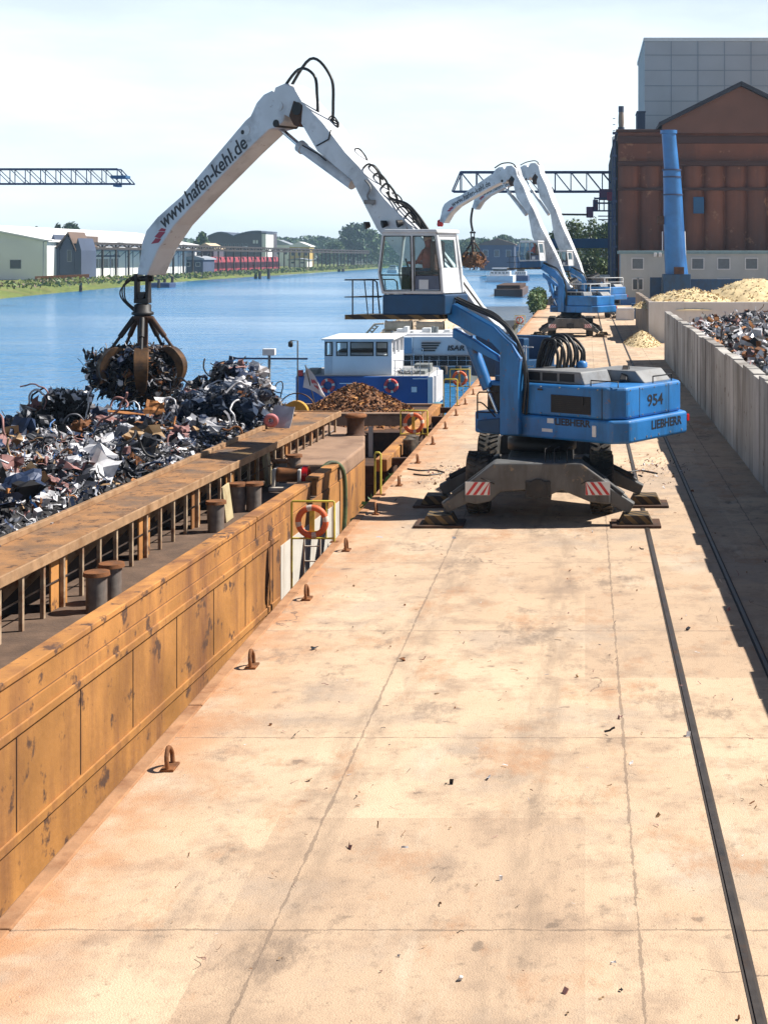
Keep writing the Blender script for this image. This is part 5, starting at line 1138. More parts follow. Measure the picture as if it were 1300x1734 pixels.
m = MB(); up = [(sp(652, 0).x, 96.2), (sp(800, 0).x, 96.2), (sp(806, 0).x, 98.5), (sp(806, 0).x, 102), (sp(646, 0).x, 102), (sp(646, 0).x, 98)]
m.prism(up, lambda x, y: (x, y, sp(0, 603).z+.003), lambda x, y: (-10+(x+10)*.93+.1, y+.02, sp(0, 570).z)); m.build('deckhouse', tugwhite, sh, bevel=.05)
m = MB(); bx(m, sp(664, 0).x, sp(697, 0).x, 95.98, 96.22, sp(0, 598).z, sp(0, 572).z); m.build('blue_grey_door', pm('pale_blue_panel', (.20, .32, .46), .6, 0, .1, 1), sh)
m = MB()
for k in range(4):
    yy = 580+4.3*k; bx(m, sp(713, 0).x, sp(736+(3-k)*3, 0).x, 96.05, 96.6, sp(0, yy+2).z, sp(0, yy).z); bx(m, sp(655, 0).x, sp(663, 0).x, 96.05, 96.6, sp(0, yy+2).z, sp(0, yy).z)
m.each('louvre_stripe', black, sh)
text_mesh('ship_lettering', 'ISAR', textmat, sh, Vector((sp(757, 0).x, 96.12, sp(0, 594).z)), (1, 0, 0), (0, .12, 1), .36, 1.15, italic=.15, bold=.02, thick=.03)
m = MB(); m.prism([(sp(657, 0).x, 97), (sp(785, 0).x, 97), (sp(785, 0).x, 101.8), (sp(657, 0).x, 101.8)], lambda x, y: (x, y, sp(0, 570).z+.004), lambda x, y: (x, y, sp(0, 566).z)); m.build('deckhouse_roof', tugwhite, sh, bevel=.03)
m = MB()
for px, h in ((665, 6), (697, 5), (733, 14), (739, 13)): p = sp(px, 566, 98); m.cyl(p, p+Vector((0, 0, h/25)), .13, n=10)
m.each('vent_pipe', shipgrey, sh, 2)
m = MB(); z_ = sp(0, 566).z+.003
for px, w_, h_ in ((672, .5, .25), (684, .3, .4), (715, .6, .3), (752, .4, .2), (768, .6, .35)): p = sp(px, 566, 98.5); bx(m, p.x, p.x+w_, 98.2, 99.2, z_, z_+h_)
m.each('roof_box', trim, sh, bevel=.03)
m = MB(); z_ = sp(0, 618).z
for px, w_, h_ in ((668, .5, .35), (690, .35, .5), (722, .9, .3), (750, .5, .45), (775, .4, .4)): p = sp(px, 618, 95.2); m.lathe([(w_*.5, -.25), (w_*.55, 0), (w_*.5, .3)], Vector((p.x, 95.55, z_-.35)), 12)
m.each('black_fender', rubber, sh, 2)
m = MB()
for k in range(10): x = X0+.4+k*.62; m.tube([(x, 95.9, sp(0, 618).z), (x, 95.9, sp(0, 603).z+.0)], .02, 5)
m.tube([(X0+.2, 95.9, sp(0, 610).z), (X1-.3, 95.9, sp(0, 610).z)], .02, 5); m.tube([sp(700, 655, 95.7), sp(700, 590, 95.7), sp(716, 590, 95.7)], .035, 6); m.tube([sp(716, 590, 95.7), sp(716, 655, 95.7)], .035, 6); m.build('stern_rail', chrome, sh)
mound('sandy_cargo', 'pale sandy cargo heaped in the white ship below the crane cab', 'cargo', -12.0, 118, 4.6, 14, 2.6, -.4, cream, None, 44, .25, 900, [cream, chips], .14, 1.8)
for k, (pa, pb) in enumerate((((652, 552), (698, 552)), ((705, 553), (752, 553)))):
    m = MB(); p, q = at(*pa, 104), at(*pb, 104); m.cyl(p, q, .36, n=18); m.cyl(p, p+Vector((.12, 0, 0)), .42, n=18); m.cyl(q-Vector((.12, 0, 0)), q, .42, n=18)
    m.b2((p.x, p.y-.5, sp(0, 566).z-.3), (q.x, p.y+.5, p.z-.37), mi=0)
    tag(m.build('hatch_roller', cream, origin=p), ('cream roller lying across the white ship next to its boarding ramp' if k == 0 else 'cream roller lying across the white ship behind the vent pipes'), 'roller')
m = MB(); m.tube([at(612, 574, 103), at(634, 549, 103), at(650, 548, 103)], .08, 6); m.tube([at(618, 576, 103), at(640, 552, 103)], .06, 6)
for k in range(6): m.tube([at(613+4*k, 573-4.4*k, 103), at(619+4*k, 575-4.4*k, 103)], .05, 5)
tag(m.build('boarding_ramp', cream, origin=at(620, 575, 103)), 'sloping cream ladder ramp at the far edge of the white ship', 'ramp')
# clutter on the quay side between tug and ship
for px, py, Y, mt, nm, lb in ((737, 678, 70, SC[3], 'white_float', 'white float bobbing between the blue boat and the quay'), (741, 660, 74, pm('teal_barrel', (.06, .22, .28), .5), 'teal_barrel', 'teal barrel beside the blue boat corner')):
    m = MB(); p = at(px, py, Y); p.z = -2.9; m.lathe([(.2, 0), (.34, .06), (.36, .5), (.34, .95), (.2, 1.0)], p, 18); tag(m.build(nm, mt, origin=p), lb, nm.split('_')[1])
# far boats in the basin
def farboat(name, lab, px0, px1, pyw, z0, L, hullm, dk, cab=True):
    Y = FPX*(CH-WZ)/(pyw-HY); xa, xb = at(px0, 0, Y).x, at(px1, 0, Y).x; t = thing(name, lab, 'boat', ((xa+xb)/2, Y, WZ))
    m = MB(); m.prism([(xa, Y), (xb, Y), (xb, Y+L*.8), ((xa+xb)/2, Y+L), (xa, Y+L*.8)], lambda x, y: (x, y, WZ-.4), lambda x, y: (x, y, z0)); m.build('hull', hullm, t, bevel=.1)
    if cab:
        w = xb-xa; m = MB(); bx(m, xa+w*.12, xb-w*.12, Y+1, Y+L*.4, z0+.01, z0+1.5); bx(m, xa+w*.2, xb-w*.2, Y+2, Y+L*.3, z0+2.3, z0+2.6); m.build('cabin', tugwhite, t, bevel=.05)
        m = MB()
        for k in range(5): x = xa+w*(.16+.14*k); bx(m, x, x+w*.10, Y+.96, Y+1.02, z0+.7, z0+1.25)
        bx(m, xa+w*.24, xb-w*.24, Y+2.1, Y+L*.28, z0+1.51, z0+2.29); m.build('window', winglass, t)
        m = MB()
        for k in range(6): x = xa+w*k/5; m.tube([(x, Y+.1, z0), (x, Y+.1, z0+1.0)], .04, 4)
        m.tube([(xa, Y+.1, z0+1), (xb, Y+.1, z0+1)], .04, 4); m.build('railing', trim, t)
    else:
        m = MB(); bx(m, xa+.5, xb-.5, Y+.5, Y+L*.75, z0+.01, z0+.8); m.build('coaming', rustdark, t, bevel=.05)
    return t
farboat('river_barge', 'long dark brown empty barge lying beyond the white ship', 836, 884, 502, -1.2, 40, pm('barge_brown', (.13, .09, .08), .8, 0, .3, .3), rustdark, False)
farboat('passenger_boat', 'white two deck passenger boat moored in the far basin', 823, 868, 478, -.6, 26, tugwhite, None)
farboat('passenger_boat', 'smaller white boat with dark hull moored behind the brown barge', 868, 893, 476, -.9, 22, steelblue, None)
farboat('motor_boat', 'tiny pale motor boat seen past the crane cab on open water', 655, 672, 462, -1.2, 14, tugwhite, None)
farboat('motor_boat', 'tiny grey motor boat close to the big far tree', 598, 617, 452.5, -1.0, 14, shipgrey, None)
# ================================================================== RIGHT SIDE BUILDINGS
def wins(root, rects, Y, mt=winglass, fr=trim, pr=.10):
    for x0, x1, z0, z1 in rects:
        m = MB(); e = .12
        for q_ in ((x0-e, x0, z0-e, z1+e), (x1, x1+e, z0-e, z1+e), (x0, x1, z1, z1+e), (x0, x1, z0-e, z0)): bx(m, q_[0], q_[1], Y-pr, Y+.05, q_[2], q_[3])
        f_ = m.build('window', fr, root); m = MB(); bx(m, x0, x1, Y-.03, Y+.02, z0, z1); m.build('pane', mt, f_)
Yh = 168.0; hx = lambda px: at(px, 0, Yh).x; hz_ = lambda py: at(0, py, Yh).z
house = thing('pale_house', 'two storey pale rendered building at the foot of the brown warehouse', 'building', (8, Yh, 0))
m = MB(); bx(m, hx(1050), 40, Yh, Yh+5.8, -.02, hz_(430)); m.build('wall', housewall, house)
m = MB(); bx(m, hx(1046), 40.2, Yh-.25, Yh+5.9, hz_(430)+.003, hz_(424.5)); m.build('parapet', pm('parapet_teal', (.22, .33, .36), .7), house, bevel=.04)
m = MB(); bx(m, hx(1050)-.02, 40.02, Yh-.06, Yh, -.02, .9); m.build('plinth', stackblue, house)
wins(house, [(hx(1070), hx(1088), hz_(455), hz_(438)), (hx(1171), hx(1190), hz_(455), hz_(438)), (hx(1215), hx(1234), hz_(455), hz_(438)), (hx(1262), hx(1281), hz_(455), hz_(438))], Yh, shutter)
wins(house, [(hx(1071), hx(1079), hz_(490), hz_(473)), (hx(1080), hx(1087), hz_(490), hz_(473)), (hx(1215), hx(1234), hz_(490), hz_(473))], Yh, winglass)
m = MB()
for px in (1106, 1114): bx(m, hx(px), hx(px+5), Yh-.5, Yh-.01, hz_(435), hz_(428))
m.each('air_conditioner', platewhite, house, bevel=.05)
Yb = 174.5; bxx = lambda px: at(px, 0, Yb).x; bz = lambda py: at(0, py, Yb).z
wh = thing('brown_warehouse', 'tall brown clad warehouse silo with pilasters towering over the pale house', 'building', (20, Yb, 0))
m = MB(); bx(m, bxx(1046), 50, Yb, Yb+45, -.02, bz(224)); m.build('wall', brick, wh)
m = MB(); bx(m, bxx(1040), bxx(1046)-.004, Yb+.5, Yb+46, -.02, bz(238)); m.build('side_annex', brickside, wh)  # warehouse flank, its shade painted in by the darker cladding
m = MB()
for k in range(11):
    xc = bxx(1046)+1.32+2.62*k; rr_ = 1.30
    arc = [(xc+rr_*math.cos(t), Yb+.35-rr_*.9*math.sin(t)) for t in [math.pi*i/14 for i in range(15)]]
    m.prism(arc, lambda x, y: (x, y, -.02), lambda x, y: (x, y, bz(282)))
m.each('silo_cell', brick, wh)
m = MB()
for py, d, h in ((243, .35, .9), (281.5, 1.0, .55), (323, .93, .35)): bx(m, bxx(1046)-.1, 50, Yb-d, Yb-.004, bz(py), bz(py)+h)
bx(m, bxx(1045)-.2, 50, Yb-.45, Yb+45, bz(224)+.003, bz(224)+.35); m.each('cornice', pm('dark_band', (.07, .035, .03), .85, 0, .2, .4), wh, bevel=.05)
gp = [(1120, 226), (1120, 212), (1184, 181), (1252, 148), (1330, 186), (1330, 226)]
m = MB(); m.prism([(bxx(a), bz(b)) for a, b in gp], lambda x, z: (x, Yb-1.0, z), lambda x, z: (x, Yb+44, z)); m.build('gable', pm('gable_cladding', (.15, .075, .055), .85, 0, .2, .3), wh)
m = MB()
for (a0, b0), (a1, b1) in (((1114, 209), (1252, 140)), ((1252, 140), (1336, 181))):
    m.prism([(bxx(a0), bz(b0)), (bxx(a1), bz(b1)), (bxx(a1), bz(b1+8)), (bxx(a0), bz(b0+7))], lambda x, z: (x, Yb-1.8, z), lambda x, z: (x, Yb+44.5, z))
m.build('roof', brickside, wh, bevel=.05)
m = MB(); bx(m, bxx(1172), bxx(1190), Yb-1.05, Yb-.92, bz(362), bz(334)); m.build('blue_sign', girderblue, wh, bevel=.05)
m = MB()
for x in (bxx(1037), bxx(1041)):
    m.tube([(x, Yb+.2, 0), (x, Yb+.2, bz(232))], .09, 6)
for k in range(30): z = 1+k*.75; m.tube([(bxx(1037), Yb+.2, z), (bxx(1041), Yb+.2, z)], .05, 5)
for k in range(7): bx(m, bxx(1036.5), bxx(1044), Yb+.0, Yb+.45, 4+k*2.8, 4.3+k*2.8)
m.build('side_ladder', steelblue, wh)
tw = thing('pale_tower', 'pale grey panelled tower rising behind the brown warehouse roof', 'building', (25, 222, 0))
tx = lambda px: at(px, 0, 222).x; tz = lambda py: at(0, py, 222).z
m = MB(); bx(m, tx(1091), tx(1360), 222, 250, -.02, tz(70)); m.build('wall', towerwall, tw)
m = MB()
for py in (196, 172, 146, 120, 94): bx(m, tx(1091)-.05, tx(1360), 221.93, 221.99, tz(py), tz(py)+.14)
for px in (1135, 1180, 1225, 1270): bx(m, tx(px), tx(px)+.14, 221.94, 221.985, 0, tz(70))
m.build('panel_joints', roofgrey, tw)
m = MB(); bx(m, tx(1089), tx(1362), 221.8, 250.2, tz(70)+.004, tz(64)); m.build('parapet', trim, tw)
st = thing('stair_head', 'dark blue box shaped stair head on the brown warehouse roof', 'roof box', (bxx(1084), Yb+20, bz(222)))
m = MB(); Y_ = 196; bx(m, at(1078, 0, Y_).x, at(1092, 0, Y_).x, Y_, Y_+5, bz(224)+.36, at(0, 190, Y_).z); bx(m, at(1077, 0, Y_).x, at(1093, 0, Y_).x, Y_-.2, Y_+5.2, at(0, 190, Y_).z+.003, at(0, 188, Y_).z); m.build('shell', slate, st, bevel=.05)
q = at(1051, 232, Yb+2); ch = thing('roof_chimney', 'slim dark and pale chimney on the edge of the brown warehouse', 'chimney', (q.x, q.y, bz(238)))
m = MB(); m.cyl((q.x, q.y, bz(224)+.36), (q.x, q.y, bz(213)), .42, n=16); m.cyl((q.x, q.y, bz(187)), (q.x, q.y, bz(177)), .34, n=16); m.build('collar', slate, ch)
m = MB(); m.lathe([(.30, bz(213)+.002), (.36, bz(205)), (.34, bz(195)), (.30, bz(187)-.002)], (q.x, q.y, 0), 16); m.build('flue', concbrown, ch)
# blue column (a parked crane pylon)
Yc = 160.0; cxp = lambda px, py: at(px, py, Yc)
sc_ = thing('blue_column', 'tall leaning bright blue steel column on dark base before the brown warehouse', 'column', (10, Yc, 0))
b0, b1, b2, b3, t0 = cxp(1145, 466), cxp(1142, 430), cxp(1138.5, 330), cxp(1136.5, 288), cxp(1131.5, 226)
m = MB()
m.tube([b0, b1, cxp(1140, 380), b2, b3], [1.30, 1.22, 1.15, 1.06, .98], 32); m.build('lower_shaft', stackblue, sc_)
m = MB(); m.tube([b3+Vector((0, 0, .01)), t0], [.86, .80], 32); m.build('upper_shaft', stackblue, sc_)
m = MB(); m.cyl(t0-Vector((0, 0, .02)), t0+Vector((0, 0, .35)), .95, n=28); m.build('top_ring', stackblue, sc_)
m = MB()
for p, r in ((b3, 1.07), (b2, 1.13), (cxp(1137.3, 300), 1.06)): m.cyl(p-Vector((0, 0, .09)), p+Vector((0, 0, .09)), r, n=32)
m.each('flange_ring', steelblue, sc_, 2)
m = MB(); m.b2((cxp(1122, 0).x, Yc-1.6, 1.2), (cxp(1167, 0).x, Yc+2.2, cxp(0, 464).z)); m.b2((cxp(1126, 0).x, Yc-1.2, 0), (cxp(1163, 0).x, Yc+1.8, 1.19)); m.build('base', darkblue, sc_, bevel=.06)
m = MB(); m.tube([cxp(1160, 462), cxp(1158, 392)], .11, 8); m.tube([cxp(1156, 464), cxp(1151, 330), cxp(1146, 292)], .07, 6); m.tube([cxp(1121, 424), cxp(1121, 392)], .08, 6); m.build('riser_pipe', tugwhite, sc_)
m = MB(); m.b2((cxp(1139, 0).x, Yc-1.55, cxp(0, 466).z), (cxp(1156, 0).x, Yc-1.15, cxp(0, 452).z)); m.b2((cxp(1112, 0).x, Yc-.3, cxp(0, 380).z), (cxp(1124, 0).x, Yc+.3, cxp(0, 366).z)); m.each('control_box', rustdark, sc_, bevel=.04)
lw = thing('low_wall', 'dark blue low wall with reddish base beside the column', 'wall', (8, 163, 0))
m = MB(); m.b2((cxp(1101, 0).x, 161.5, .5), (cxp(1121, 0).x, 162.2, cxp(0, 470).z)); m.b2((cxp(1168, 0).x, 161.5, .5), (30, 162.2, cxp(0, 473).z)); m.build('wall', darkblue, lw)
m = MB(); m.b2((cxp(1100, 0).x, 161.3, 0), (30, 162.3, .49)); m.build('footing', concbrown, lw)
# lattice gantry girders
def truss(name, lab, x0, x1, xt0, xt1, Y, z0, z1, nb, mt, w=2.2):
    t = thing(name, lab, 'gantry crane', ((x0+x1)/2, Y, 0)); r = .17
    m = MB()
    for dy in (0, w): m.bar((x0, Y+dy, z0), (x1, Y+dy, z0), r*1.5); m.bar((xt0, Y+dy, z1), (xt1, Y+dy, z1), r*1.5)
    m.build('chord', mt, t)
    m = MB()
    for dy in (0, w):
        for k in range(nb+1):
            x = xt0+(xt1-xt0)*k/nb; m.bar((x, Y+dy, z0), (x, Y+dy, z1), r*.8)
            if k < nb:
                x2 = xt0+(xt1-xt0)*(k+1)/nb; m.bar((x, Y+dy, z1), (x2, Y+dy, z0), r*.7) if name[-1] != '_' else None
        if x0 < xt0: m.bar((x0, Y+dy, z0), (xt0, Y+dy, z1), r)
        if x1 > xt1: m.bar((x1, Y+dy, z0), (xt1, Y+dy, z1), r)
    for k in range(0, nb+1):
        x = xt0+(xt1-xt0)*k/nb
        for z in (z0, z1): m.bar((x, Y, z), (x, Y+w, z), r*.7)
    m.build('web_bracing', mt, t); return t
Yg = 200.0; gx = lambda px: at(px, 0, Yg).x; gz = lambda py: at(0, py, Yg).z
gt = truss('gantry_girder', 'dark lattice gantry girder reaching out from the brown warehouse over the basin', gx(765), gx(1046), gx(779), gx(1046), Yg, gz(324), gz(291), 10, steelblue)
Yl = 250.0; lx = lambda px: at(px, 0, Yl).x; lz = lambda py: at(0, py, Yl).z
gl_ = truss('gantry_girder', 'blue lattice gantry arm hanging over the river above the white sheds', lx(-190), lx(222), lx(-190), lx(199), Yl, lz(311), lz(286), 15, steelblue)
m = MB(); m.b2((lx(188), Yl-.2, lz(302)), (lx(214), Yl+2.4, lz(297))); m.b2((lx(192), Yl-.1, lz(316)), (lx(200), Yl+2.3, lz(311)-.15)); m.build('trolley', girderblue, gl_, bevel=.05)
m = MB(); 
for x in (lx(-185), lx(-150)): m.bar((x, Yl, -3), (x, Yl, lz(311)), .7); m.bar((x, Yl+2.2, -3), (x, Yl+2.2, lz(311)), .7)
m.each('leg', steelblue, gl_)
# loading arm with purple housing next to the warehouse
Yp = 185.0; pp_ = lambda px, py: at(px, py, Yp)
la = thing('loading_arm', 'faded purple loading arm with stepped hoods on the warehouse flank', 'loading arm', pp_(1015, 380))
m = MB(); a, b = pp_(1014, 338), pp_(1037, 320); m.b2((a.x, Yp, a.z), (b.x, Yp+2, b.z)); a, b = pp_(992, 368), pp_(1004, 350); m.b2((a.x, Yp, a.z), (b.x, Yp+2, b.z)); a, b = pp_(1003, 356), pp_(1012, 338); m.b2((a.x+.02, Yp+.2, a.z), (b.x, Yp+1.8, b.z)); m.each('hood', purple, la, bevel=.08)
m = MB()
for y in (336, 344): m.bar(pp_(1006, y), pp_(1038, y), .22)
for x in (1006, 1014, 1022, 1030): m.bar(pp_(x, 334), pp_(x, 357), .14)
m.bar(pp_(1004, 357), pp_(1038, 357), .2)
for y in (366, 372): m.bar(pp_(1012, y), pp_(1038, y), .14)
m.build('platform_rail', steelblue, la)
m = MB(); a, b = pp_(1027, 340), pp_(1036, 325); m.b2((a.x, Yp-.3, a.z), (b.x, Yp-.02, b.z)); m.build('red_motor', pm('motor_red', (.25, .04, .09), .6), la, bevel=.1)
m = MB(); m.bar(pp_(935, 363), pp_(994, 363.5), .25); m.build('jib', black, la)
m = MB()
for x in (1030, 1036): m.bar(pp_(x, 340), Vector((pp_(x, 0).x, Yp, 0)), .22)
m.build('leg', steelblue, la)
Yq = 230.0; qx = lambda px: at(px, 0, Yq).x; qz = lambda py: at(0, py, Yq).z
pb = thing('blue_portal_beam', 'broad plain blue portal beam between the crane booms and the warehouse', 'portal crane', (0, Yq, 0))
m = MB(); m.b2((qx(926), Yq, qz(420)), (qx(1050), Yq+1.6, qz(404))); m.build('beam', girderblue, pb, bevel=.06)
m = MB(); m.b2((qx(929), Yq+.2, 0), (qx(938), Yq+1.4, qz(420)-.003)); m.b2((qx(1040), Yq+.2, 0), (qx(1048), Yq+1.4, qz(420)-.003)); m.each('leg', girderblue, pb, bevel=.05)
ph_ = thing('pink_hut', 'low pinkish hut with flat roof between second crane and warehouse', 'hut', at(1012, 500, 165))
m = MB(); a, b = at(996, 510, 176), at(1028, 470, 176); m.b2((a.x, 176, -.02), (b.x, 184, b.z)); m.build('wall', pm('pink_render', (.50, .36, .31), .85, 0, .12, .4), ph_)
m = MB(); m.b2((a.x-.2, 175.7, b.z+.003), (b.x+.3, 184.2, b.z+.25)); m.build('roof', trim, ph_, bevel=.03)
wins(ph_, [(a.x+.5, a.x+1.0, 1.3, 2.1), (a.x+1.4, a.x+1.9, 1.3, 2.1)], 176, winglass)
# ================================================================== FAR BANK BUILDINGS
XB = -146.0
def onx(px, py, X): return at(px, py, X*FPX/(px-VX))
yA, yB = XB*FPX/(80-VX), XB*FPX/(333-VX)
zE = onx(200, 413, XB).z; zG = -.5
shed = thing('white_shed', 'long white factory shed with pale roof across the river under the big stick', 'building', (XB, 450, zG))
m = MB(); bx(m, XB-46, XB, yA, yB, zG, zE); m.build('wall', shedwall, shed)
m = MB(); m.prism([(XB+.8, zE), (XB-23, zE+4.6), (XB-46.8, zE), (XB-46.8, zE+.45), (XB-23, zE+5.1), (XB+.8, zE+.45)], lambda x, z: (x, yA-1, z), lambda x, z: (x, yB+1, z)); m.build('roof', roofwhite, shed)
m = MB(); m.prism([(XB, zE), (XB-46, zE), (XB-23, zE+4.55)], lambda x, z: (x, yA+.2, z), lambda x, z: (x, yA+.5, z)); m.build('gable', shedwall, shed)
m = MB(); bx(m, XB-.6, XB+2.5, yA+14, yB-2, zE-2.3, zE-1.7); m.build('canopy', roofgrey, shed)
m = MB()
for k in range(16): y = yA+16+k*7.2; m.tube([(XB+2.2, y, zG), (XB+2.2, y, zE-2.3)], .13, 6); m.bar((XB+2.2, y, zE-2.3), (XB+.2, y, zE-4.2), .14)
m.each('canopy_post', steelblue, shed, 3)
for k in range(9):
    y = yA+18+k*4.6; m = MB(); bx(m, XB-.02, XB+.08, y, y+3.6, zG+3.0, zG+5.6); w_ = m.build('window', winglass, shed)
    m = MB()
    for j in range(4): bx(m, XB+.081, XB+.16, y+j*1.17, y+j*1.17+.14, zG+2.9, zG+5.7)
    m.build('frame', trim, w_)
wins(shed, [(XB-40+6*k, XB-37+6*k, zG+3, zG+5.4) for k in range(6)], yA, winglass, trim, .12)
m = MB(); bx(m, XB+.0, XB+.12, yA+15, yA+60, zG+6.2, zG+6.7); m.build('dark_band', slate, shed)
gh = thing('gabled_hall', 'dark timber gabled hall with brown roof facing the water beside the white shed', 'building', (-146, 388, zG))
yh = 392.0; a, b = at(98, 0, yh).x, at(138, 0, yh).x; za, zr = at(0, 424, yh).z, at(0, 397, yh).z
m = MB()
for (x0, x1) in ((a-3, a+.5), (a+.6, (a+b)/2+1.3), ((a+b)/2+1.4, b)):
    xm = (x0+x1)/2; m.prism([(x0, zG), (x1, zG), (x1, za), (xm, zr-(0 if x1-x0 > 3 else 1.0)), (x0, za)], lambda x, z: (x, yh, z), lambda x, z: (x, yh+12, z))
m.build('wall', slate, gh)
m = MB(); xm = (a+b)/2
for x0, x1, x2 in ((a-.4, xm-.2, xm+1.9),):
    m.prism([(x0-.5, za-.3), (x1, zr+.2), (x2, za-.3), (x2, za+.25), (x1, zr+.75), (x0-.5, za+.25)], lambda x, z: (x, yh-.6, z), lambda x, z: (x, yh+12.5, z))
m.build('roof', roofbrown, gh)
m = MB(); bx(m, a-4, xm-1, yh+13, yh+26, za+.4, za+4.2); m.build('rear_roof', roofbrown, gh)
wins(gh, [(xm-.5, xm+.5, zG+5, zG+8)], yh, winglass, roofgrey)
rj = thing('rusty_jetty', 'rusty red pipe trestle on white post along the grassy bank', 'jetty', at(146, 470, 372))
m = MB(); p, q = at(60, 471, 366), at(151, 467, 372); m.bar(p, q, .9, .9); m.build('pipe', rust, rj)
m = MB()
for px in (70, 124): p = at(px, 470, 368); m.cyl((p.x, p.y, -2.6), p, .3, n=10)
m.each('post', trim, rj, 2)
# wharf building with wavy roof and its white stair tower
Yw = 800.0; wx = lambda px: at(px, 0, Yw).x; wz = lambda py: at(0, py, Yw).z
wb = thing('wavy_roof_warehouse', 'dark grey waterside warehouse with two curved roofs behind red tarps', 'building', (-165, Yw, zG))
prof = [(352, 460)]+[(352+45*k/8, 402-7*math.sin(math.pi*min(1, k/8*1.0))) for k in range(9)]+[(397+46*k/8, 401-8*math.sin(math.pi*k/8*.6)) for k in range(9)]+[(443, 460)]
m = MB(); m.prism([(wx(a), wz(b)) for a, b in prof], lambda x, z: (x, Yw, z), lambda x, z: (x, Yw+40, z)); m.build('wall', darkhall, wb)
m = MB(); rp_ = prof[1:-1]; m.prism([(wx(a), wz(b)+.1) for a, b in rp_]+[(wx(a), wz(b)+.9) for a, b in rp_[::-1]], lambda x, z: (x, Yw-1, z), lambda x, z: (x, Yw+41, z)); m.build('roof', slate, wb)
m = MB(); bx(m, wx(443), wx(450), Yw+.5, Yw+20, zG, wz(396)); m.build('stair_tower', shedwall, wb)
m = MB(); bx(m, wx(425), wx(451), Yw-.5, Yw+21, wz(396)+.1, wz(394)); m.build('flat_roof', slate, wb)
wins(wb, [(wx(429), wx(431.5), wz(412), wz(407)), (wx(434), wx(436.5), wz(412), wz(407))], Yw, trim, trim, .2)
wins(wb, [(wx(360+7*k), wx(362.5+7*k), wz(420), wz(413)) for k in range(9)], Yw, winglass, roofgrey, .15)
# row of red tarp rolls on the bank
rr = None
for k in range(17):
    X = -147.0; px = 353+k*8.4-(k*k*.07); p = onx(px, 460, X); s = p.y/560
    if rr is None:
        rr = thing('red_tarp_bay', 'red arched tarp bay in the row on the far bank', 'tarp bay', (p.x, p.y, zG), 'red arched tarp bays along the far bank')
        m = MB(); arc = [(4.0-4.0*math.cos(t)*1.0, 6.2*math.sin(t)) for t in [i*math.pi/2/9 for i in range(10)]]
        m.prism([(4+x*.4, z) for x, z in arc]+[(8, 6.2), (8, 0)], lambda a, z: (p.x+4-a, p.y, zG+z), lambda a, z: (p.x+4-a, p.y+6.6, zG+z)); m.build('tarp', redpaint, rr, bevel=.3)
        m = MB(); bx(m, p.x-4, p.x-.5, p.y-.5, p.y-.05, zG, zG+6.0); bx(m, p.x+3.3, p.x+4.1, p.y+4.2, p.y+4.6, zG, zG+1.0); m.build('frame', slate, rr)
    else: copy_tree(rr, (p.x, p.y, zG))
# pipe bridge running along the bank
pbz = thing('pipe_bridge', 'long rusty grey pipe bridge on trestles running along the far bank', 'pipe bridge', (-142, 600, zG))
m = MB(); xq = -141.8; y0_, y1_ = 405, 930
for z in (8.2, 9.6): m.bar((xq, y0_, z), (xq, y1_, z), .7)
m.build('pipe', pile, pbz)
m = MB(); y = y0_
while y < y1_: m.bar((xq, y, zG), (xq, y, 9.6), .5); m.bar((xq, y, 8.2), (xq, y+6, 9.6), .35); m.bar((xq, y+6, 9.6), (xq, y+12, 8.2), .35); y += 12
m.build('trestle', pile, pbz)
for px0, px1, py0, py1, Y, wm, rmm, nm, lb in ((490, 524, 441, 418, 930, yellowwall, roofwhite, 'ochre_building', 'ochre building with pale roof beyond the red tarp row'), (452, 490, 441, 415, 980, shedwall, roofgrey, 'pale_block', 'pale low block between the wavy warehouse and the ochre building'),
        (333, 362, 462, 422, 575, darkhall, cream, 'dark_shed', 'dark shed with cream roof edge just past the white factory'), (488, 520, 452, 441, 860, shedwall, roofgrey, 'bank_cabin', 'white cabin by the water at the end of the tarps'), (310, 344, 468, 440, 520, slate, roofgrey, 'blue_grey_store', 'blue grey store with open front behind the piles'),
        (812, 870, 446, 415, 640, slate, roofbrown, 'basin_warehouse', 'slate blue warehouse behind the white boats in the basin'), (870, 932, 446, 418, 700, girderblue, roofgrey, 'basin_hall', 'blue hall beyond the second crane cab')):
    xa, xb = at(px0, 0, Y).x, at(px1, 0, Y).x; zb_, zt_ = zG, at(0, py1, Y).z; D = 16
    t = thing(nm, lb, 'building', ((xa+xb)/2, Y, zG)); m = MB(); bx(m, xa, xb, Y, Y+D, zb_, zt_); m.build('wall', wm, t)
    xm = (xa+xb)/2; m = MB(); h = (zt_-zb_)*.22; m.prism([(xa-.6, zt_+.01), (xb+.6, zt_+.01), (xb+.6, zt_+.5), (xm, zt_+h+.5), (xa-.6, zt_+.5)], lambda x, z: (x, Y-.6, z), lambda x, z: (x, Y+D+.6, z)); m.build('roof', rmm, t)
    nW = max(2, int((xb-xa)/4)); wins(t, [(xa+(xb-xa)*(k+.3)/nW, xa+(xb-xa)*(k+.7)/nW, zt_-(zt_-zb_)*.45, zt_-(zt_-zb_)*.2) for k in range(nW)], Y, winglass, trim, .12)
lamp = None
for k, y in enumerate((372, 430, 500, 590, 700, 830)):
    o = Vector((-140.5-.004*y, y, -1.4)); 
    if lamp is None:
        lamp = thing('lamp_post', 'thin grey lamp post standing on the grassy far bank', 'lamp post', o, 'lamp posts along the far bank')
        m = MB(); m.tube([o, o+Vector((0, 0, 11)), o+Vector((.6, 0, 11.4)), o+Vector((1.6, 0, 11.4))], .13, 6); m.build('pole', roofgrey, lamp)
        m = MB(); m.box(o+Vector((2.0, 0, 11.38)), (1.0, .4, .2)); m.build('lamp_head', trim, lamp, bevel=.04)
    else: copy_tree(lamp, o)
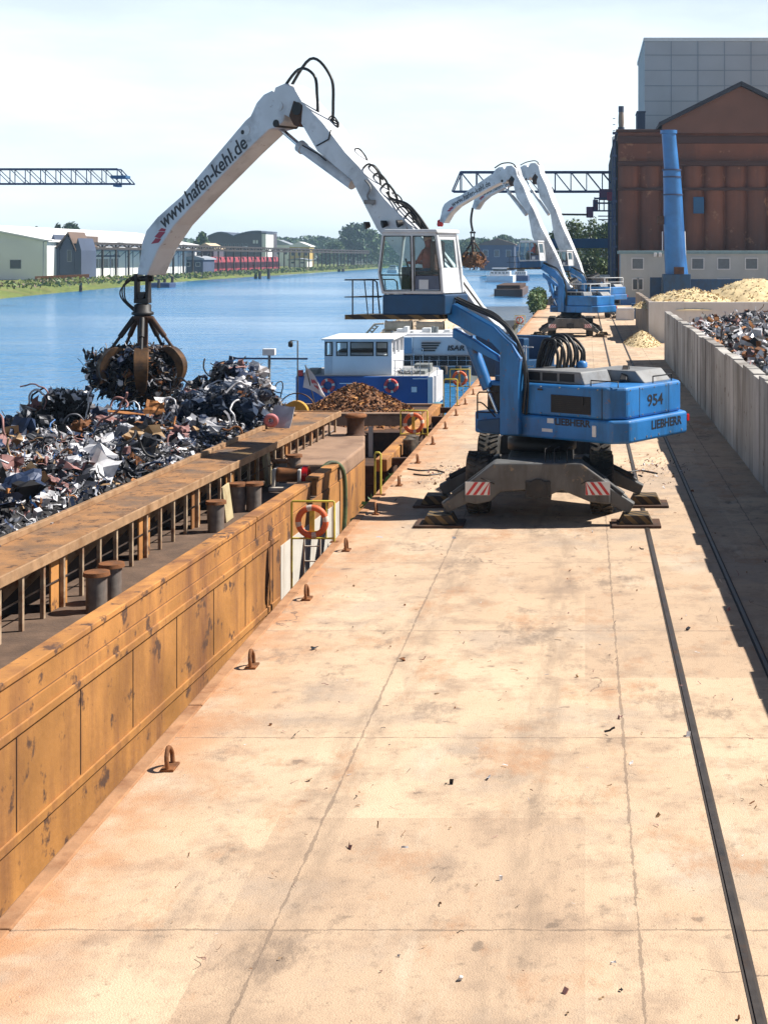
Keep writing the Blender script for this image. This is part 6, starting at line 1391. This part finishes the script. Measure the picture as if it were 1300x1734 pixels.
# mooring piles in the river
pl_ = None
for px, pyb, hh in ((137, 494, 18), (269, 488, 16), (279, 486, 14), (292, 486, 18), (440, 472, 13), (455, 472, 16), (574, 460, 11), (581, 460, 11), (433, 472, 10)):
    p = ground(px, pyb, WZ); s = p.y/FPX; r = 2.6*s; h = hh*s
    m = MB(); m.tube([p+Vector((0, 0, -1.5)), p+Vector((0, 0, h*.6)), p+Vector((.1, 0, h))], [r, r*.95, r*.85], 10)
    tag(m.build('mooring_pile', pile, origin=p), 'dark timber mooring pile standing in the river off the far bank', 'mooring pile', 'timber mooring piles off the far bank')
tag(MB().b2((ground(252, 487, WZ).x, ground(252, 487, WZ).y, WZ-.3), (ground(263, 487, WZ).x+4, ground(252, 487, WZ).y+6, WZ+1.3)).build('small_raft', steelblue, origin=ground(255, 487, WZ), bevel=.2), 'small blue raft between the dark piles and the grassy bank', 'raft')
# ================================================================== TREES
def tree(lab, x, y, h, w, mt, z0=-.4, n=2600, leaf=.8, group='trees beyond the water', lobes=9, low=.12):
    t = thing('tree', lab, 'tree', (x, y, z0), group)
    m = MB(); m.tube([(x, y, z0-.5), (x+.05*w, y, z0+h*.35), (x, y, z0+h*.75)], [h*.03, h*.022, h*.008], 8)
    for k in range(6):
        a = random.uniform(0, 6.28); m.tube([(x, y, z0+h*(.25+.07*k)), (x+math.cos(a)*w*.3, y+math.sin(a)*w*.3, z0+h*(.4+.07*k))], [h*.012, h*.004], 5)
    m.build('trunk', bark, t)
    m = MB(); L_ = []
    for k in range(lobes):
        a = random.uniform(0, 6.28); zz = random.uniform(low+.15, .86); rr_ = (1-abs(zz-.5)*1.1)*random.uniform(.15, .6); L_.append((x+math.cos(a)*w*.5*rr_*1.3, y+math.sin(a)*w*.5*rr_*1.3, z0+h*zz, w*random.uniform(.17, .30), h*random.uniform(.10, .17)))
    L_.append((x, y, z0+h*.84, w*.2, h*.15)); L_.append((x, y, z0+h*.5, w*.40, h*.30)); L_.append((x, y, z0+h*.36, w*.42, h*.26)); L_.append((x, y, z0+h*.62, w*.34, h*.24))
    for i in range(n):
        lx_, ly_, lz_, lr, lh = random.choice(L_); d = rv().normalized()*random.uniform(.35, 1.08)
        c = Vector((lx_+d.x*lr, ly_+d.y*lr, lz_+d.z*lh)); u, v = rv(leaf), rv(leaf); m.add([c-u, c+v*.7, c+u, c-v*.7], [(0, 1, 2, 3)], 0 if random.random() < .75 else 1)
    m.build('crown', mt, t); return t
TM = [[leafB, leafA], [leafA, leafC], [leafC, leafA], [leafB, leafB]]
for i, (px, py0, Y, wpx, k, lab) in enumerate(((597, 377, 1120, 66, 0, 'biggest dark rounded tree on the far shore beside the crane cab'), (628, 388, 1130, 54, 1, 'broad dark tree leaning against the biggest far tree'), (572, 410, 1100, 34, 2, 'lighter green bushy tree at the water edge'), (640, 398, 1210, 36, 0, 'dark tree half hidden by the near crane cab'), (553, 424, 1090, 30, 2, 'low yellow green bush by the far shoreline'),
     (343, 392, 720, 36, 1, 'green tree rising between white shed and wavy warehouse'), (122, 374, 560, 44, 3, 'dark tree top above the white shed roof'), (98, 378, 565, 30, 0, 'second dark tree top above the shed beside the gantry arm'), (60, 384, 560, 40, 1, 'mid green tree left of the shed roof'), (20, 390, 560, 46, 0, 'dark broad tree furthest from the river behind the sheds'))):
    zt = at(0, py0, Y).z; x = at(px, 0, Y).x; tree(lab, x, Y, zt+.5, wpx*Y/FPX, TM[k], -.5, 3000, .0015*Y, 'trees on the far bank')
for i, (px, py0, Y, wpx, k, lab) in enumerate(((850, 396, 900, 30, 3, 'dark tree standing above the basin warehouse'), (820, 402, 920, 34, 1, 'green tree over the slate warehouse roof'), (792, 404, 960, 36, 2, 'pale green tree behind the hanging rusty load'), (766, 404, 980, 34, 1, 'green tree just past the near cab window'), (945, 372, 300, 30, 1, 'leafy tree behind the gantry jib'), (972, 368, 305, 34, 2, 'light green tree under the purple loading arm'), (1003, 366, 300, 30, 2, 'yellow green tree against the warehouse flank'), (1024, 372, 296, 26, 0, 'dark tree squeezed beside the warehouse flank'),
     (960, 425, 260, 40, 1, 'bush like tree beneath the blue portal beam'), (995, 432, 262, 44, 0, 'darker bush like tree beneath the portal beam'), (1022, 436, 258, 30, 2, 'pale bush like tree near the pink hut'))):
    zt = at(0, py0, Y).z; x = at(px, 0, Y).x; tree(lab, x, Y, zt+.2, wpx*1.5*Y/FPX, TM[k], -.1, 1900, max(.3, .0011*Y), 'trees beyond the basin', 8)
bu = thing('quay_bush', 'bright green bush growing at the quay edge before the second crane', 'bush', (-4.3, 150, 0))
m = MB()
for i in range(2200):
    d = rv().normalized()*random.uniform(.3, 1.05); c = Vector((-5.2+d.x*1.1, 155+d.y*5, .9+d.z*1.5)); u, v = rv(.16), rv(.13); m.add([c-u, c+v, c+u, c-v], [(0, 1, 2, 3)], random.randint(0, 1))
m.build('foliage', [leafC, leafA], bu)
m = MB()
for k in range(5): m.tube([(-5.0+.1*k, 153+k, -.4), (-5.2+.2*k, 153.5+k, 1.2)], .05, 5)
m.build('stem', bark, bu)
m = MB()
for i in range(34000):                                   # far wood closing the view at the end of the river
    y = random.uniform(1330, 1460); x = random.uniform(-560, 40); top = 24+9*noise.noise(Vector((x*.02, 0, 1)))+4*noise.noise(Vector((x*.07, 0, 4)))
    if x > -180: top *= .95
    c = Vector((x, y, -.5+top*random.random()**.7)); u, v = rv(1.9), rv(1.7); m.add([c-u, c+v, c+u, c-v], [(0, 1, 2, 3)], random.randint(0, 1))
tag(m.build('far_wood', [leafB, leafA], origin=(-200, 1400, 0)), 'hazy blue green wood closing the view at the river end', 'wood', kind='stuff')
m = MB()
for i in range(9000):
    y = random.uniform(300, 1150); X = -112-10-(y-250)*.028-random.uniform(-5, 9); c = Vector((X, y, -1.0+random.random()*1.4)); u, v = rv(.45), rv(.35); m.add([c-u, c+v, c+u, c-v], [(0, 1, 2, 3)], random.choice([0, 1, 1, 1, 2]))
tag(m.build('bank_grass', [leafC, grassm, earth], origin=(-120, 600, -1)), 'rough grass and weeds along the far river bank', 'grass', kind='stuff')
# ================================================================== AIR, LIGHT, CAMERA
HAZE = True
if HAZE:
    hm = bpy.data.materials.new('haze_air'); hm.use_nodes = True; nt = hm.node_tree; nt.nodes.remove(nt.nodes['Principled BSDF'])
    pv = nd(nt, 'ShaderNodeVolumePrincipled'); pv.inputs['Color'].default_value = (.50, .74, 1, 1); pv.inputs['Density'].default_value = .00018; pv.inputs['Anisotropy'].default_value = .1
    nt.links.new(pv.outputs[0], nt.nodes['Material Output'].inputs['Volume'])
    m = MB(); m.b2((-4200, -250, -9.5), (3600, 3100, 60)); o = m.build('haze', hm); o['kind'] = 'stuff'
EL, AZ = R(50), math.atan2(.93, .26)                    # sun to the right, slightly ahead
S = Vector((math.sin(AZ)*math.cos(EL), math.cos(AZ)*math.cos(EL), math.sin(EL)))
sl = bpy.data.lights.new('sun', 'SUN'); sl.energy = 5.0; sl.angle = R(.5); sl.color = (1, .945, .86)
so = bpy.data.objects.new('sun', sl); COL.objects.link(so); so.rotation_euler = S.to_track_quat('Z', 'Y').to_euler(); so.location = (60, 0, 80)
w = bpy.data.worlds.new('World'); scene.world = w; w.use_nodes = True; nt = w.node_tree; L = nt.links.new
sky = nd(nt, 'ShaderNodeTexSky', sky_type='NISHITA'); sky.sun_disc = False; sky.sun_elevation = EL; sky.sun_rotation = AZ; sky.air_density = .65; sky.dust_density = .5; sky.ozone_density = 1.5; sky.altitude = 0
tc = nd(nt, 'ShaderNodeTexCoord'); mp = nd(nt, 'ShaderNodeMapping'); mp.inputs['Scale'].default_value = (1.6, 1.6, 7.0); L(tc.outputs['Generated'], mp.inputs[0])
cn = nd(nt, 'ShaderNodeTexNoise'); cn.inputs['Scale'].default_value = 2.6; cn.inputs['Detail'].default_value = 7; cn.inputs['Roughness'].default_value = .55; L(mp.outputs[0], cn.inputs[0])
cr = nd(nt, 'ShaderNodeMapRange'); cr.inputs[1].default_value = .40; cr.inputs[2].default_value = .70; cr.inputs[3].default_value = .0; cr.inputs[4].default_value = .75; L(cn.outputs['Fac'], cr.inputs[0])
sz = nd(nt, 'ShaderNodeSeparateXYZ'); L(tc.outputs['Generated'], sz.inputs[0])
el = nd(nt, 'ShaderNodeMapRange', interpolation_type='SMOOTHSTEP'); L(sz.outputs[2], el.inputs[0]); el.inputs[1].default_value = .11; el.inputs[2].default_value = .33; el.inputs[3].default_value = 1; el.inputs[4].default_value = 0
hz = nd(nt, 'ShaderNodeMath', operation='MULTIPLY_ADD'); L(cr.outputs[0], hz.inputs[0]); hz.inputs[1].default_value = .32; hz.inputs[2].default_value = .70
hm_ = nd(nt, 'ShaderNodeMath', operation='MULTIPLY'); L(hz.outputs[0], hm_.inputs[0]); L(el.outputs[0], hm_.inputs[1])
cm = nd(nt, 'ShaderNodeMix', data_type='RGBA'); L(hm_.outputs[0], cm.inputs[0]); L(sky.outputs[0], cm.inputs[6]); cm.inputs[7].default_value = (14.8, 16.6, 17.4, 1)
bg = nt.nodes['Background']; L(cm.outputs[2], bg.inputs[0]); bg.inputs[1].default_value = .05
cd = bpy.data.cameras.new('camera'); co = bpy.data.objects.new('camera', cd); COL.objects.link(co); scene.camera = co
co.location = (0, 0, CH); co.rotation_euler = (R(90), 0, 0); cd.lens = FPX/1734*36; cd.sensor_width = 36; cd.sensor_fit = 'AUTO'
cd.shift_x = (650-VX)/1734; cd.shift_y = (HY-867)/1734; cd.clip_end = 9000; cd.clip_start = .1
scene.render.resolution_x = 767; scene.render.resolution_y = 1024
scene.view_settings.view_transform = 'Standard'; scene.view_settings.look = 'None'; scene.view_settings.gamma = 1; scene.view_settings.exposure = .78
scene.cycles.use_denoising = True; scene.cycles.max_bounces = 6; scene.cycles.transparent_max_bounces = 12; scene.cycles.volume_bounces = 0; scene.cycles.caustics_reflective = False; scene.cycles.caustics_refractive = False
